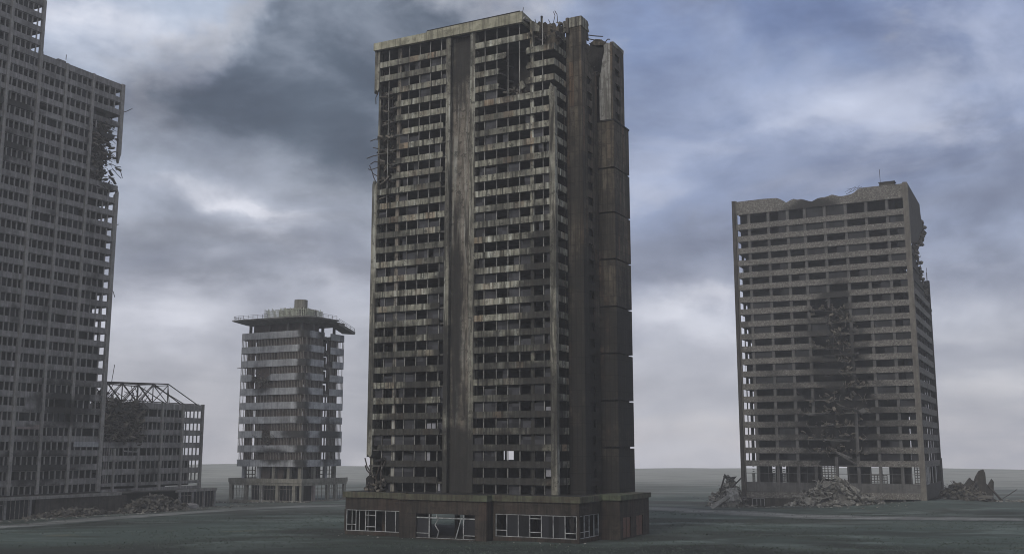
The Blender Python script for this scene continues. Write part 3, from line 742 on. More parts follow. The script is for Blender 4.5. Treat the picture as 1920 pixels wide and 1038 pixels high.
# ================================================================== RIGHT OFFICE BLOCK
def right_block():
    q = random.Random(23)
    T = thing('office_block', 'wide pebbledash office block with a ragged roofline and a collapsed seam down its front', 'office block', (OR.x, OR.y, 0), -ANG)
    FH = 3.862; zt = lambda k: 86.24 - FH * k
    # roof parapet, torn along its top
    top = [(51.3, 93.6), (43., 93.7), (38.5, 93.5), (35.6, 91.7), (33.3, 92.65), (31., 92.35), (27.8, 91.2), (26.1, 92.), (21.7, 92.7), (18.8, 91.9), (16.9, 92.1), (13.2, 93.8), (8.5, 93.8), (1.5, 93.75)]
    tp = []
    for (u0, z0), (u1, z1) in zip(top, top[1:]):
        n = max(1, int(abs(u1 - u0) / .9)); flat = abs(z1 - z0) < .25 and z0 > 93.3
        for i in range(n): tp.append((u0 + (u1 - u0) * i / n, z0 + (z1 - z0) * i / n + (0 if flat or i == 0 else q.uniform(-.28, .2))))
    top = tp + [top[-1]]
    b = MB(); b.prism([(1.5, 89.5), (51.3, 89.3)] + top, 'v', 0., .35); b.build('roof_parapet', M['rconc'], T)
    b = MB(); b.hexa([(8., 1., 93.4), (3.6, 1., 93.4), (3.6, 4., 93.4), (8., 4., 93.4), (8., 1., 94.9), (3.9, 1., 94.9), (3.9, 4., 94.9), (8., 4., 94.9)]); b.box(3.5, 8.2, .8, 4.2, 94.92, 95.1)
    b.build('roof_hut', M['rdark'], T)
    MB().prism([(-.05, -.5), (1.5, -.5), (1.5, 93.8), (1.2, 94.2), (.1, 94.1), (-.05, 93.6)], 'v', -.1, 1.2).build('corner_column', M['rpier'], T)
    MB().box(51.3, 51.6, -.15, .8, -3., 93.9).build('corner_column', M['rpier'], T)
    MB().box(51.6, 52.6, -.75, .6, -3., 93.8).build('edge_fin', M['rdark'], T)
    # slabs
    for k in range(0, 21):
        z = zt(k) - 1.75 if k < 20 else 3.3
        s = MB()
        if 1 <= k <= 5: s.prism([(1.5, .36), (51.3, .36), (51.3, 43.3), (6.2, 43.3), (5.4, 30), (6., 18), (4.6, 10), (1.5, 5.)], 'z', z, z + .35)
        elif k < 7 or k > 19: s.prism([(.5, .36), (51.3, .36), (51.3, 43.3), (.5, 43.3)], 'z', z, z + .35)
        else:
            # the collapsed seam opens the front edge of these floors
            c = 24 + 3.5 * math.sin(k * 1.7); w = 4 + q.random() * 3
            s.prism([(.5, .36), (c - w, .36), (c - w * .6, 3), (c, 5 + q.random() * 2), (c + w * .7, 3.4), (c + w, .36), (51.3, .36), (51.3, 43.3), (.5, 43.3)], 'z', z, z + .35)
        s.build('floor_slab', M['slab'], T)
    MB().prism([(.5, .36), (51.3, .36), (51.3, 43.), (8., 43.), (5, 30), (3, 33.), (.5, 30.)], 'z', 89.6, 89.95).build('roof_slab', M['slab'], T)
    # spandrels
    gaps = {7: (20., 29.4), 8: (17.9, 24.7), 9: (17.7, 23.8), 10: (17.9, 28.9), 11: (16.4, 22.), 12: (17.6, 21.6), 13: (14.2, 20.6), 14: (13.6, 33.), 15: (13.8, 33.5), 16: (15.6, 32.), 17: (15.2, 32.6), 18: (16.4, 32.), 19: (19.5, 29.)}
    for k in range(20):
        z1 = zt(k); z0 = z1 - 1.75
        gp = gaps.get(k)
        for (a, bb, j0, j1) in ([(1.5, gp[0], 0, .9), (gp[1], 51.3, .9, 0)] if gp else [(1.5, 51.3, 0, 0)]):
            m = MB()
            if k == 6:
                m.hexa([(1.5, 0, z0), (17, 0, z0), (17, .3, z0), (1.5, .3, z0), (1.5, 0, z1), (17, 0, z1), (17, .3, z1), (1.5, .3, z1)])
                m.hexa([(17, 0, z0), (30, 0, z0 - .45), (30, .3, z0 - .45), (17, .3, z0), (17, 0, z1), (30, 0, z1 - .45), (30, .3, z1 - .45), (17, .3, z1)])
                m.hexa([(30, 0, z0 - .45), (51.3, 0, z0), (51.3, .3, z0), (30, .3, z0 - .45), (30, 0, z1 - .45), (51.3, 0, z1), (51.3, .3, z1), (30, .3, z1 - .45)])
            else:
                m.prism(jag(a, bb, z0, z1, j0, j1, q), 'v', 0., .3)
            m.build('spandrel', M['rconc'], T)
            if k == 6: break
    # columns behind the bands
    for i, u in enumerate((47.6, 41.5, 35.5, 30.3, 24.3, 18.1, 12.1, 6.1)):
        if u == 24.3:
            for a, bb in ((58., 89.6), (2.5, 14.)):
                MB().prism([(u - .43, a), (u + .43, a + .6), (u + .43, bb), (u - .43, bb)], 'v', .36, 1.2).build('column', M['rcol'], T)
        elif u == 18.1:
            MB().box(u - .43, u + .43, .36, 1.2, 34., 89.6).build('column', M['rcol'], T)
            MB().prism([(u - .43, 2.2), (u + .43, 2.2), (u + .43, 27.), (u, 28.2), (u - .43, 27.4)], 'v', .36, 1.2).build('column', M['rcol'], T)
        elif u == 30.3:
            MB().box(u - .43, u + .43, .36, 1.2, 26., 89.6).build('column', M['rcol'], T)
            MB().box(u - .43, u + .43, .36, 1.2, 1., 12.).build('column', M['rcol'], T)
        else:
            MB().box(u - .43, u + .43, .36, 1.2, -2., 89.6).build('column', M['rcol'], T)
    # inner wall keeps the rooms dark, open at the left end and in a few torn places
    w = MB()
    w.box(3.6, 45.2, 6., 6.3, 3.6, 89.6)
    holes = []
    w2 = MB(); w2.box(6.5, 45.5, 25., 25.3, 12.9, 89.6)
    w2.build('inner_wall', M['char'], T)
    # upper storeys solid, storeys with daylight cut per floor
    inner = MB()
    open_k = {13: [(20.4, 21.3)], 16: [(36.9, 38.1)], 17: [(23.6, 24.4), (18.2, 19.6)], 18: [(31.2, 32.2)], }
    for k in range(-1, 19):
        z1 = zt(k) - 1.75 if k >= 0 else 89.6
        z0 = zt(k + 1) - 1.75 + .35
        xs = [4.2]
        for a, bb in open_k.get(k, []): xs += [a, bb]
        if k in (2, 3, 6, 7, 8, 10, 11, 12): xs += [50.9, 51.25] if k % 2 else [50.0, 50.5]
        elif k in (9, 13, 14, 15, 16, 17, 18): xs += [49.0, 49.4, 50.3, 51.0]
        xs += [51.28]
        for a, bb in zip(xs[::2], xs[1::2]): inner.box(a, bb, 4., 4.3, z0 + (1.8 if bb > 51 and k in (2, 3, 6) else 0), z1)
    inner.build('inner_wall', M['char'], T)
    for k, lst in open_k.items(): pass
    # window panes: the 100 that show, the rest as one part
    cols = [51.3, 48.05, 47.15, 41.95, 41.05, 35.95, 35.05, 30.75, 29.85, 24.75, 23.85, 18.55, 17.65, 12.55, 11.65, 6.55, 5.65, 1.5]
    rest = MB(); n = 0
    for k in range(-1, 19):
        for i in range(0, 18, 2):
            bb, a = cols[i], cols[i + 1]
            gp = gaps.get(k); g2 = gaps.get(k + 1)
            if any(g_ and a < g_[1] and bb > g_[0] for g_ in (gp, g2)): continue
            p_ = .12 if i == 0 else .5
            if q.random() > p_ and not (i == 16 and k in (1, 9, 12, 13)): continue
            z0 = zt(k + 1) - .1; z1 = (zt(k) - 1.75 if k >= 0 else 89.4)
            t = q.random()
            if t < .35: bb = a + (bb - a) * .5
            m = MB() if n < 90 else rest
            m.box(a + .06, bb - .06, .6, .64, z0, z1)
            if n < 90: m.build('window_pane', M['lpane'], T)
            n += 1
    if rest.v: rest.build('window_panes', M['lpane'], T, kind='stuff')
    # ground storey
    MB().prism([(1.5, 2.1), (51.3, 1.6), (51.3, 3.3), (1.5, 3.85)], 'v', 0., .35).build('base_beam', M['rconc'], T)
    gw = MB()
    for i in range(0, 18, 2): gw.box(cols[i + 1] + .02, cols[i] - .02, .4, .6, 3.4, 6.4)
    gw.build('sill_wall', M['rcol'], T)
    MB().box(30., 51.3, .35, .6, -3., 1.8).build('basement_wall', M['rdark'], T)
    bg = MB(); bg.box(46., 49.6, .28, .33, -.6, 1.4); go = bg.build('basement_window', M['char'], T)
    bb_ = MB()
    for u in (46., 47.1, 48.3, 49.6): bb_.box(u - .07, u + .07, .18, .27, -.6, 1.4)
    bb_.box(46, 49.6, .18, .27, 1.4, 1.55); bb_.build('window_bar', M['lattice'], go)
    tr = MB(); tr.box(1.5, 51.3, .62, .74, 8.95, 9.1)
    for u in (44.5, 38.5, 33., 27, 21., 15., 9., 3.8): tr.box(u - .07, u + .07, .62, .74, 6.4, 11.2)
    tr.build('transom', M['rcol'], T)
    for (u0, u1, v) in ((49., 49.6, 1.5), (43.4, 44., 4.), (40.2, 41., 4.), (24.3, 29., 1.8), (10.6, 15., 1.8), (1.6, 3., 1.8)):
        gr = MB()
        nx = max(2, int((u1 - u0) / .85)); 
        for i in range(nx + 1): gr.box(u0 + (u1 - u0) * i / nx - .12, u0 + (u1 - u0) * i / nx + .12, v, v + .1, 6.4, 11.2 if u1 - u0 > 3 and u0 > 20 or u1 < 5 else 8.9)
        for j in range(7): 
            if u0 == 10.6 and j > 3: continue
            gr.box(u0, u1, v - .05, v + .05, 6.5 + j * .72, 6.72 + j * .72)
        gr.build('window_grille', M['rcol'], T)
    gi = MB()
    for a, bb in ((4., 10.2), (15.2, 22.), (29.2, 40.), (41.2, 43.2), (44.2, 48.6)): gi.box(a, bb, 4., 4.3, 3.65, 11.2)
    gi.build('inner_wall', M['char'], T)
    # back facade: bands only
    for k in range(6, 20):
        MB().box(8., 51.2, 43., 43.3, zt(k) - 1.75, zt(k)).build('spandrel', M['rdark'], T)
    # right side wall: blind and torn at the top, banded below
    s = MB(); s.prism([(1.2, 76.4), (5.6, 76.5), (8.5, 77.6), (12., 77.), (16, 78.6), (21.8, 79.6), (26., 82.4), (31., 85.), (34., 85.3), (33., 86.2), (38., 86.4), (36.2, 88.3), (33.6, 89.2), (31.9, 90.6), (30.6, 93.7), (1.2, 93.9)], 'u', 0., .35)
    s.build('side_wall', M['rdark'], T)
    ends = {3: 19., 4: 23., 5: 28.}
    for k in range(3, 20):
        e = ends.get(k, 42.4)
        z1 = zt(k); z0 = z1 - 1.75
        m = MB(); m.prism(jag(1.2, e, z0, z1, 0, 1.2 if k < 6 else 0, q), 'u', 0., .3); m.build('spandrel', M['rconc'] if k > 5 else M['rdark'], T)
    s = MB(); s.prism([(1.2, 62.), (1.2, 74.), (8, 74.4), (14, 72.8), (18, 71.6), (21, 68.5), (26, 66.6), (31, 66.2), (36., 63.5), (38, 62.4)], 'u', .31, .5)
    s.build('side_infill', M['rdark'], T)
    for v in (8., 15., 22., 29., 36.):
        MB().box(.32, .9, v - .35, v + .35, 2., 66. if v < 30 else 62.).build('column', M['rdark'], T)
    iw = MB(); iw.prism([(2., 12.5), (40., 12.5), (40., 62.), (30., 64.), (22., 66.), (12., 70.), (4., 76.), (2., 76.)], 'u', 3.2, 3.5); iw.build('inner_wall', M['char'], T)
    MB().box(.0, .3, 1.2, 42.4, 2., 6.2).build('side_base', M['rdark'], T)
    sp = MB()
    for v in (3.5, 6.5, 8.2, 10.4, 20., 30.): sp.box(.1, .25, v, v + .9, 6.2, 11.2)
    sp.build('side_mullion', M['lattice'], T)
    MB().prism([(42.4, -.5), (44.4, -.5), (44.4, 70.), (43.9, 70.8), (43.2, 69.6), (42.4, 69.)], 'u', -.2, 1.6).build('back_column', M['rdark'], T)
    MB().prism([(44.4, -1.), (47.2, -1.), (47., 12.6), (46., 13.4), (44.4, 12.2)], 'u', -.2, .5).build('wall_stub', M['rdark'], T)
    # debris spilled through the seam
    d = MB()
    for k in range(7, 19):
        gp = gaps[k]; z = zt(k) - 1.4; c = (gp[0] + gp[1]) / 2; w = (gp[1] - gp[0]) / 2 + 1
        for i in range(26):
            u = c + q.gauss(0, .5) * w; v = q.uniform(.3, 4); s_ = q.uniform(.4, 1.6)
            d.chunk((u, v, z + q.random() ** 2 * 2.2), (s_ * 1.3, s_ * .8, s_ * .3), (q.gauss(0, .5), q.gauss(0, .6), q.random() * 6), q)
        for i in range(3):
            u = c + q.uniform(-1, 1) * w
            d.chunk((u, q.uniform(.0, 2), z - .4), (q.uniform(1.5, 3.2), 1.6, .25), (q.gauss(.3, .3), q.gauss(0, .5), q.random() * 1.5), q)
        for i in range(4):
            u = c + q.uniform(-1, 1) * w; d.poly_bar([(u, .4, z + 1.5), (u + q.gauss(0, .6), -.2, z + .4), (u + q.gauss(0, 1.), -.4, z - q.random() * 2)], .07, 4)
    edge_pts = [((5.6, 76.2), (21.8, 79.4)), ((21.8, 79.4), (36., 86.)), ((36., 86.), (36.5, 89.)), ((8., 74.6), (21., 69.)), ((21., 69.), (36., 64.))]
    for i in range(150):
        (v0, z0), (v1, z1) = q.choice(edge_pts); a = q.random(); s_ = q.uniform(.5, 1.9)
        d.chunk((q.uniform(-.5, .8), v0 + (v1 - v0) * a + q.gauss(.4, .7), z0 + (z1 - z0) * a + q.gauss(-.3, .8)), (s_ * .6, s_ * 1.3, s_ * .5), (q.gauss(0, .6), q.gauss(0, .6), q.gauss(0, .6)), q)
    d.build('debris', M['debris'], T, kind='stuff')
    for (c, sz, ro) in (((24.5, -.1, 60.6), (2.6, .5, .35), (0, .8, 0)), ((22.6, -.1, 57.2), (3., .5, .4), (0, -.9, 0)), ((20.4, -.2, 56.5), (2.4, .4, .35), (0, -1., 0)), ((20., 0, 43.9), (7., 1.6, .6), (.2, .04, 0)), ((25, 0, 43.6), (5., 1.4, .5), (.2, -.05, .1)), ((17.5, -.1, 43.8), (2.6, 1., .5), (.3, .3, 0)),
                        ((27.2, -.1, 39.4), (2.4, .4, .5), (0, -.9, 0)), ((29, -.2, 26.5), (8, 1.4, .4), (.3, .05, 0)), ((20, -.2, 28.), (7, 1.2, .5), (.2, -.2, 0)), ((16, -.2, 27.2), (2.2, .6, 1.6), (.1, .5, 0)), ((24, -.3, 18.8), (9, 1.4, .5), (.2, -.06, .1)), ((22, -.3, 14.4), (6.5, 1.2, .5), (.2, -.4, .1)), ((20.5, -.4, 13.), (5, .8, .4), (.2, -.55, 0)), ((26, -.3, 23.), (5, 1.2, .4), (.3, .1, 0))):
        m = MB(); m.chunk(c, sz, ro, q, .25); m.build('fallen_slab', M['rcol'], T)
    for pts in ([(24., -.2, 44.2), (24.6, -.3, 46.5), (25.2, -.3, 49.)], [(23.6, -.2, 44.2), (23.5, -.3, 47.), (23.1, -.3, 49.8)], [(19.4, -.2, 44.2), (19.2, -.3, 46.6), (19.8, -.3, 48.8)], [(21.8, -.2, 44.2), (21.4, -.2, 49), (20.8, -.1, 52)]):
        MB().poly_bar(pts, .12, 5).build('bent_bar', M['rcol'], T)
    for i in range(22):
        z = q.choice([q.uniform(74, 80), q.uniform(84, 88), q.uniform(54, 62)])
        v = 24 if z < 79 and z > 70 else 37. if z > 80 else 44.2
        if 70 < z < 80: v = q.uniform(8, 24)
        pts = [(.3, v - 1.5, z)]
        for j in range(3): pts.append((pts[-1][0] - q.uniform(-.2, .4), pts[-1][1] + q.uniform(.2, 1.3), pts[-1][2] + q.gauss(-.5, .8)))
        MB().poly_bar(pts, .12, 4).build('bent_bar', M['rebar'], T)
    for pts in ([(.4, 43.5, 70.5), (.4, 43.5, 75.)], [(.6, 44.1, 70.), (.6, 44.1, 73.6)]): MB().poly_bar(pts, .08, 4).build('bent_bar', M['rebar'], T)
    MB().bar((7.7, 1.5, 95.1), (7.75, 1.5, 99.2), .07).build('mast', M['rebar'], T)
    a = MB(); a.bar((17.5, -.2, 92.3), (12.9, .1, 94.1), .08)
    for t in (.0, .35, .7): a.bar((17.6 - 3.4 * t - 1.0, -.1, 92.5 + t * 1.5 + .25), (15.8 - 3.4 * t + 1.4 * 0, -.1, 92.9 + t * 1.5 + .7), .05)
    a.bar((17.9, 0, 93.0), (14.6, 0, 94.4), .05); a.bar((17.2, 0, 93.8), (13.6, 0, 94.0), .05)
    o = a.build('roof_antenna', M['rebar']); o.location = (OR.x, OR.y, 0); o.rotation_euler = (0, 0, -ANG)
    tag(o, 'toppled television antenna lying on the ragged parapet of the pebbledash block', 'antenna')
right_block()

# ================================================================== SMALL GREY TOWER
def small_tower():
    q = random.Random(31)
    T = thing('short_tower', 'short grey tower with pale window bands and a broad overhanging roof deck', 'tower block', (OS.x, OS.y, 0), -ANG)
    ZS = lambda k: 53.6 - 4.525 * k
    U, V, r = 27.4, 21.8, 2.0
    # outline starting on the front's left end, going right, round the corner, along the side
    def ring(off):
        o = off
        pts = [(U - r - 0, o), ]
        pts = [(U - r, o), (r, o), (r * .45 + o * .6, r * .12 + o * .7), (r * .12 + o * .7, r * .45 + o * .6), (o, r), (o, V - r), (r * .3 + o, V - o - r * .3), (r, V - o), (U - r, V - o), (U - r * .3 - o, V - r * .3 - o), (U - o, V - r), (U - o, r), (U - r * .3 - o, r * .3 + o)]
        return pts
    ro = ring(0.)
    def band_seg(pts, z0, z1, name='band', mat=None):
        MB().wall_path(pts, -.3, z0, z1).build(name, mat or M['sconc'], T)
    for k in range(10):
        z1 = ZS(k); z0 = z1 - 2.15
        fl = [(U - r, 0.), (r, 0.)]
        # front
        segs = [[ro[11], ro[12], (U - r, 0.), (r, 0.)]]
        if k == 3: segs = [[ro[11], ro[12], (U - r, 0.), (21.9, 0.)], [(13.2, 0.), (r, 0.)]]
        if k == 7: segs = [[ro[11], ro[12], (U - r, 0.), (16.4, 0.)], [(13., 0.), (r, 0.)]]
        for sg in segs: band_seg(sg, z0 if k != 4 else z0, z1)
        if k == 3:
            m = MB(); m.prism([(14.5, z0), (13.2, z0), (13.2, z1), (13.9, z1 - .2), (14.9, z1 - .9), (15.6, z0 + .8)], 'v', .0, .3); m.build('band', M['sconc'], T)
            m = MB(); m.prism([(21.9, z0), (21.2, z0 + .3), (21.4, z1 - .6), (21.9, z1)], 'v', .0, .3); m.build('band', M['sconc'], T)
        band_seg([(r, 0.), ro[2], ro[3], (0., r)], z0, z1)
        # side with an open bay near its back on the upper floors
        if k <= 4: 
            band_seg([(0., r), (0., 9.8)], z0, z1); band_seg([(0., 13.2 + (k == 2) * 1.4), (0., V - r), ro[6], ro[7]], z0, z1)
        else: band_seg([(0., r), (0., V - r), ro[6], ro[7]], z0, z1)
        band_seg([ro[7], ro[8]], z0, z1); band_seg([ro[8], ro[9], ro[10], ro[11]], z0, z1)
        s = MB(); s.prism([(.35, r), (r, .35), (U - r, .35), (U - .35, r), (U - .35, V - r), (U - r, V - .35), (r, V - .35), (.35, V - r)], 'z', z0 + .1, z0 + .5); s.build('floor_slab', M['slab'], T)
        # set-back window wall with close bars
        if k < 9:
            a, bb = ZS(k + 1), z0
            w = MB(); w.box(.5, U - .6, .46, .56, bb - .1, bb + .05).box(.46, .56, .56, V - 1., bb - .1, bb + .05)
            n = 42
            for i in range(n):
                u = .9 + (U - 1.9) * i / (n - 1)
                if (k in (2, 3) and 13 < u < 21.5 and q.random() < .6) or (k == 7 and 12 < u < 17) or (k == 6 and 13 < u < 16): continue
                if q.random() < (.25 if k > 3 else .08): continue
                w.box(u - .08, u + .08, .3, .45, a - .05, bb + .1)
            for i in range(30):
                v = .9 + (V - 2.) * i / 29
                if q.random() < .2 or 10 < v < 12.5: continue
                w.box(.3, .45, v - .08, v + .08, a - .05, bb + .1)
            w.build('window_frame', M['smull'], T)
            # brown infill behind the bars, open near the corners and where it is burnt through
            w = MB()
            lo_ = a - 1.6
            for (x, y) in ([(1.2, 20.6), (21.3, 24.6)] if k < 4 else [(1.2, 20.2), (21.2, 24.5)]): w.box(x, y, 1., 1.2, lo_, bb + .1)
            if k < 4: w.box(1., 1.2, 1.3, 10.4, lo_, bb + .1).box(1., 1.2, 12.6, 18.2, lo_, bb + .1).box(2.2, 2.4, 9., 13.6, lo_, a + 1.3)
            else: w.box(1., 1.2, 1.3, 11.2, lo_, bb + .1).box(1., 1.2, 12.2, 12.7, lo_, bb + .1).box(1., 1.2, 13.7, 18.4, lo_, bb + .1)
            w.build('window_wall', M['sdark'], T)
    MB().box(8., 18., 5., 9.4, 0, 57.).build('core', M['char'], T)
    
    # neck storey with columns above the podium
    for (u, v) in ((24.4, 1.6), (18.2, 1.6), (12., 1.6), (6., 1.6), (1.6, 1.6), (1.6, 8.), (1.6, 14.), (1.6, 18.6), (24.4, 10.), (24.4, 18.6)):
        MB().box(u - .55, u + .55, v - .55, v + .55, 6.9, 10.9).build('column', M['stan'] if q.random() < .5 else M['sconc'], T)
    gr = MB()
    for u in (20.2, 21.4, 22.9, 23.9): gr.box(u - .12, u + .12, 1.9, 2.1, 6.9, 10.8)
    for z in (8.1, 9.4): gr.box(20.2, 24.4, 1.88, 2.12, z, z + .22)
    for v in (9., 10.4, 15., 16.8): gr.box(1.9, 2.1, v - .12, v + .12, 6.9, 10.8)
    for z in (8.1, 9.4): gr.box(1.88, 2.12, 8.4, 18., z, z + .22)
    gr.build('window_frame', M['sdark'], T)
    nw = MB(); nw.box(7., 19., 4.5, 4.7, 6.9, 10.9).box(3.6, 3.8, 3., 8.2, 6.9, 10.9).box(3.6, 3.8, 11., 14.2, 6.9, 10.9).box(9., 21., 16., 16.2, 6.9, 10.9); nw.build('inner_wall', M['char'], T)
    MB().box(14., 17.6, 1.9, 2.1, 6.9, 10.9).box(8.5, 11., 1.9, 2.1, 6.9, 10.9).build('window_wall', M['sdark'], T)
    # podium
    MB().box(-1.5, 27.6, -1.5, 21.6, 6.4, 6.9).build('podium_roof', M['sroof'], T)
    f = MB(); f.wall_path([(27.9, 21.8), (27.9, -1.8), (-1.8, -1.8), (-1.8, 21.8)], -.5, 5.75, 7.05); f.wall_path([(27.7, 21.6), (27.7, -1.6), (-1.6, -1.6), (-1.6, 21.6)], -.4, 4.95, 5.72)
    f.build('podium_fascia', M['stan'], T)
    for u in (27.1, 21., 14.6, 8.2, 6.2 - 4.6): MB().box(u - .6, u + .6, -1.45, -.6, -1., 4.95).build('podium_column', M['stan'] if u != 14.6 else M['plaster'], T)
    for v in (-.9, 5., 12., 16., 20.9): MB().box(-1.45, -.6, v - .5, v + .5, -1., 4.95).build('podium_column', M['stan'] if v != 5. else M['pink'], T)
    base = MB(); base.box(-1.4, 27.5, -1.4, -.9, -1.2, .35).box(-1.4, -.9, -.9, 21.4, -1.2, .35); base.build('podium_plinth', M['stan'], T)
    for (a, bb) in ((21.7, 26.4), (15.3, 20.3), (8.9, 13.9), (2.3, 7.5)):
        w = MB()
        for i in range(5): w.box(a + (bb - a) * i / 4 - .06, a + (bb - a) * i / 4 + .06, -.85, -.72, .35, 4.9)
        w.box(a, bb, -.85, -.72, 3.7, 3.82); o = w.build('window', M['smull'], T)
        if a != 21.7: MB().box(a + .1, bb - .1, .8, .84, .35, 4.9).build('pane', M['lpane'], o)
    for (a, bb) in ((5.6, 11.4), (12.6, 15.4), (16.6, 20.3)):
        w = MB()
        for i in range(4): w.box(-.85, -.72, a + (bb - a) * i / 3 - .06, a + (bb - a) * i / 3 + .06, .35, 4.9)
        w.box(-.85, -.72, a, bb, 3.7, 3.82); w.build('window', M['smull'], T)
    MB().box(7., 21.4, 5., 5.2, 0, 6.4).box(4.2, 4.4, 4., 11.2, 0, 6.4).build('inner_wall', M['char'], T)
    # roof deck: tapering overhang, the back right end snapped and drooping
    d = MB()
    def deck(poly_out, poly_in, zt_, zb):
        n = len(poly_out)
        pts = [(p[0], p[1], zt_ if len(p) < 3 else p[2]) for p in poly_out] + [(p[0], p[1], zb) for p in poly_in] + [(p[0], p[1], zt_ - .42 if len(p) < 3 else p[2] - .42) for p in poly_out]
        fs = [tuple(range(n)), tuple(range(n, 2 * n))]
        for i in range(n):
            j = (i + 1) % n
            fs += [(i, j, 2 * n + j, 2 * n + i), (2 * n + i, 2 * n + j, n + j, n + i)]
        d.add(pts, fs)
    out = [(28.6, -2.4), (3., -2.6), (-.6, -2.2), (-2.2, -.6), (-2.8, 3.), (-3., 13.2), (-1.5, 14.2), (1., 14.6), (1.5, 22.8), (28.6, 22.8), (29.4, 20), (29.4, 0.)]
    inn = [(25.5, 1.5), (3.4, 1.5), (2.4, 1.8), (1.8, 2.4), (1.5, 3.4), (1.4, 12.5), (2., 13.), (3., 13.4), (3.4, 19.), (25., 19.), (25.6, 18), (25.6, 2.5)]
    deck(out, inn, 57.9, 56.3)
    d.build('roof_deck', M['sroof'], T)
    d = MB()
    d.hexa([(-3.3, 13., 56.3), (2., 13.4, 56.9), (2., 22., 54.4), (-3.4, 21.6, 53.9), (-3.3, 13., 57.1), (2., 13.4, 57.7), (2., 22., 55.1), (-3.5, 21.8, 54.7)])
    d.build('drooping_deck', M['sroof'], T)
    MB().box(3.4, 23.6, 2.6, 2.8, 53.6, 56.4).box(3.4, 3.6, 2.8, 11., 53.6, 56.4).build('inner_wall', M['sdark'], T)
    for (u, v) in ((24.2, 1.8), (16., 1.6), (8.4, 1.6), (3., 1.8), (1.8, 6.), (1.8, 11.), (2.2, 17.6), (24., 18.)):
        MB().box(u - .35, u + .35, v - .35, v + .35, 53.5, 56.6).build('column', M['rcol'], T)
    def railing(pts, h=1.25):
        b = MB()
        for (p, s_) in zip(pts, pts[1:]):
            n = max(2, int((Vector(p) - Vector(s_)).length / 2.))
            for i in range(n + 1):
                x = Vector(p).lerp(Vector(s_), i / n); b.bar(tuple(x), (x.x, x.y, x.z + h), .06, 4)
            for t in (.55, 1.): b.bar((p[0], p[1], p[2] + h * t), (s_[0], s_[1], s_[2] + h * t), .055, 4)
        b.build('railing', M['rebar'], T)
    railing([(28.9, 18., 57.9), (29.0, -.2, 57.9), (28.2, -2., 57.9), (14., -2.2, 57.9)])
    railing([(-2.5, 3.4, 57.9), (-2.6, 12.6, 57.9)])
    railing([(-2.9, 13.4, 57.1), (-3.2, 21.6, 54.7)])
    # rooftop: plant room, pale lattice screen, tank
    MB().box(6., 15., 4.5, 13., 57.9, 61.).build('plant_room', M['sroof'], T)
    sc = MB()
    path_ = [(18., 1.2), (5., 1.2), (2.6, 3.6), (2.6, 12.)]
    for (p, s_) in zip(path_, path_[1:]):
        p = Vector(p); s_ = Vector(s_); n = max(3, int((s_ - p).length / .5))
        for i in range(n):
            x = p.lerp(s_, i / n)
            if q.random() < .1: continue
            h = q.choice((60.6, 61.0, 61.3)); sc.box(x.x - .12, x.x + .12, x.y - .06, x.y + .06, 57.9, h)
        for z in (58.4, 59., 59.6, 60.2, 60.7):
            for i in range(n):
                if q.random() < .2: continue
                a = p.lerp(s_, i / n); c = p.lerp(s_, (i + 1) / n); sc.bar((a.x, a.y - .05, z), (c.x, c.y - .05, z), .08, 4)
    sc.build('lattice_screen', M['sscreen'], T)
    tk = MB()
    n = 20; cu, cv, rr = 8.9, 8.2, 2.15
    tk.add([(cu + rr * math.cos(6.2832 * i / n), cv + rr * math.sin(6.2832 * i / n), z) for z in (60.5, 64.6) for i in range(n)], [tuple(range(n)), tuple(range(n, 2 * n))] + [(i, (i + 1) % n, n + (i + 1) % n, n + i) for i in range(n)])
    tk.build('water_tank', M['stan'], T)
    MB().box(5., 12.6, 4., 12., 60.9, 61.5).build('tank_base', M['stan'], T)
    # torn panels and debris
    d = MB()
    for (c, k) in ((17.4, 3), (14.8, 7)):
        for i in range(70):
            u = c + q.gauss(0, 2. if k == 3 else 1.); z = ZS(k) - 1.2 + q.gauss(-.6, 1.4); s_ = q.uniform(.3, 1.1)
            d.chunk((u, q.uniform(-.3, 1.6), z), (s_, s_ * .6, s_ * .3), (q.gauss(0, .6), q.gauss(0, .6), q.random() * 6), q)
        for i in range(14):
            u = c + q.gauss(0, 2.); z = ZS(k) - 1.; d.poly_bar([(u, .4, z), (u + q.gauss(0, .8), -.3, z - 1), (u + q.gauss(0, 1.2), -.3, z - 2.6 * q.random())], .06, 4)
    for k in range(4):
        for i in range(12):
            d.chunk((q.uniform(.1, 2.), q.uniform(9.6, 13.4), ZS(k) - 2.4 + q.random()), (.9, .8, .3), (q.gauss(0, .6), q.gauss(0, .6), q.random() * 6), q)
    d.build('debris', M['debris'], T, kind='stuff')
    MB().bar((26.2, .4, 42.4), (27.6, -.3, 42.2), .09).build('bent_bar', M['rebar'], T)
small_tower()

# ================================================================== LEFT SLAB BLOCK AND ITS LOW WING
def grid_storey(T, q, z0, z1, piers, per_bay, mat_f, depth=0., skip=None, w=.16, pane_p=.5, stats=None, rest=None):
    """mullions of one storey between z0 and z1 on the u=depth plane, panes set behind"""
    b = MB(); b.box(depth + .52, depth + .6, piers[0] + .3, (piers[-1] if not (skip and skip(piers[-1] - 5, z0)) else piers[-2]) - .3, z1 - .1, z1 - .01)
    for (a, bb) in zip(piers, piers[1:]):
        n = per_bay
        for i in range(1, n):
            v = a + (bb - a) * i / n
            if skip and skip(v, z0): continue
            if q.random() < .03: continue
            b.box(depth + .2, depth + .5, v - w, v + w, z0, z1)
        for i in range(n):
            v0 = a + (bb - a) * i / n; v1 = a + (bb - a) * (i + 1) / n
            if skip and skip((v0 + v1) / 2, z0): continue
            if q.random() < pane_p and not (stats and stats(v0)):
                rest.append((v0 + w, v1 - w, z0, z1))
    return b

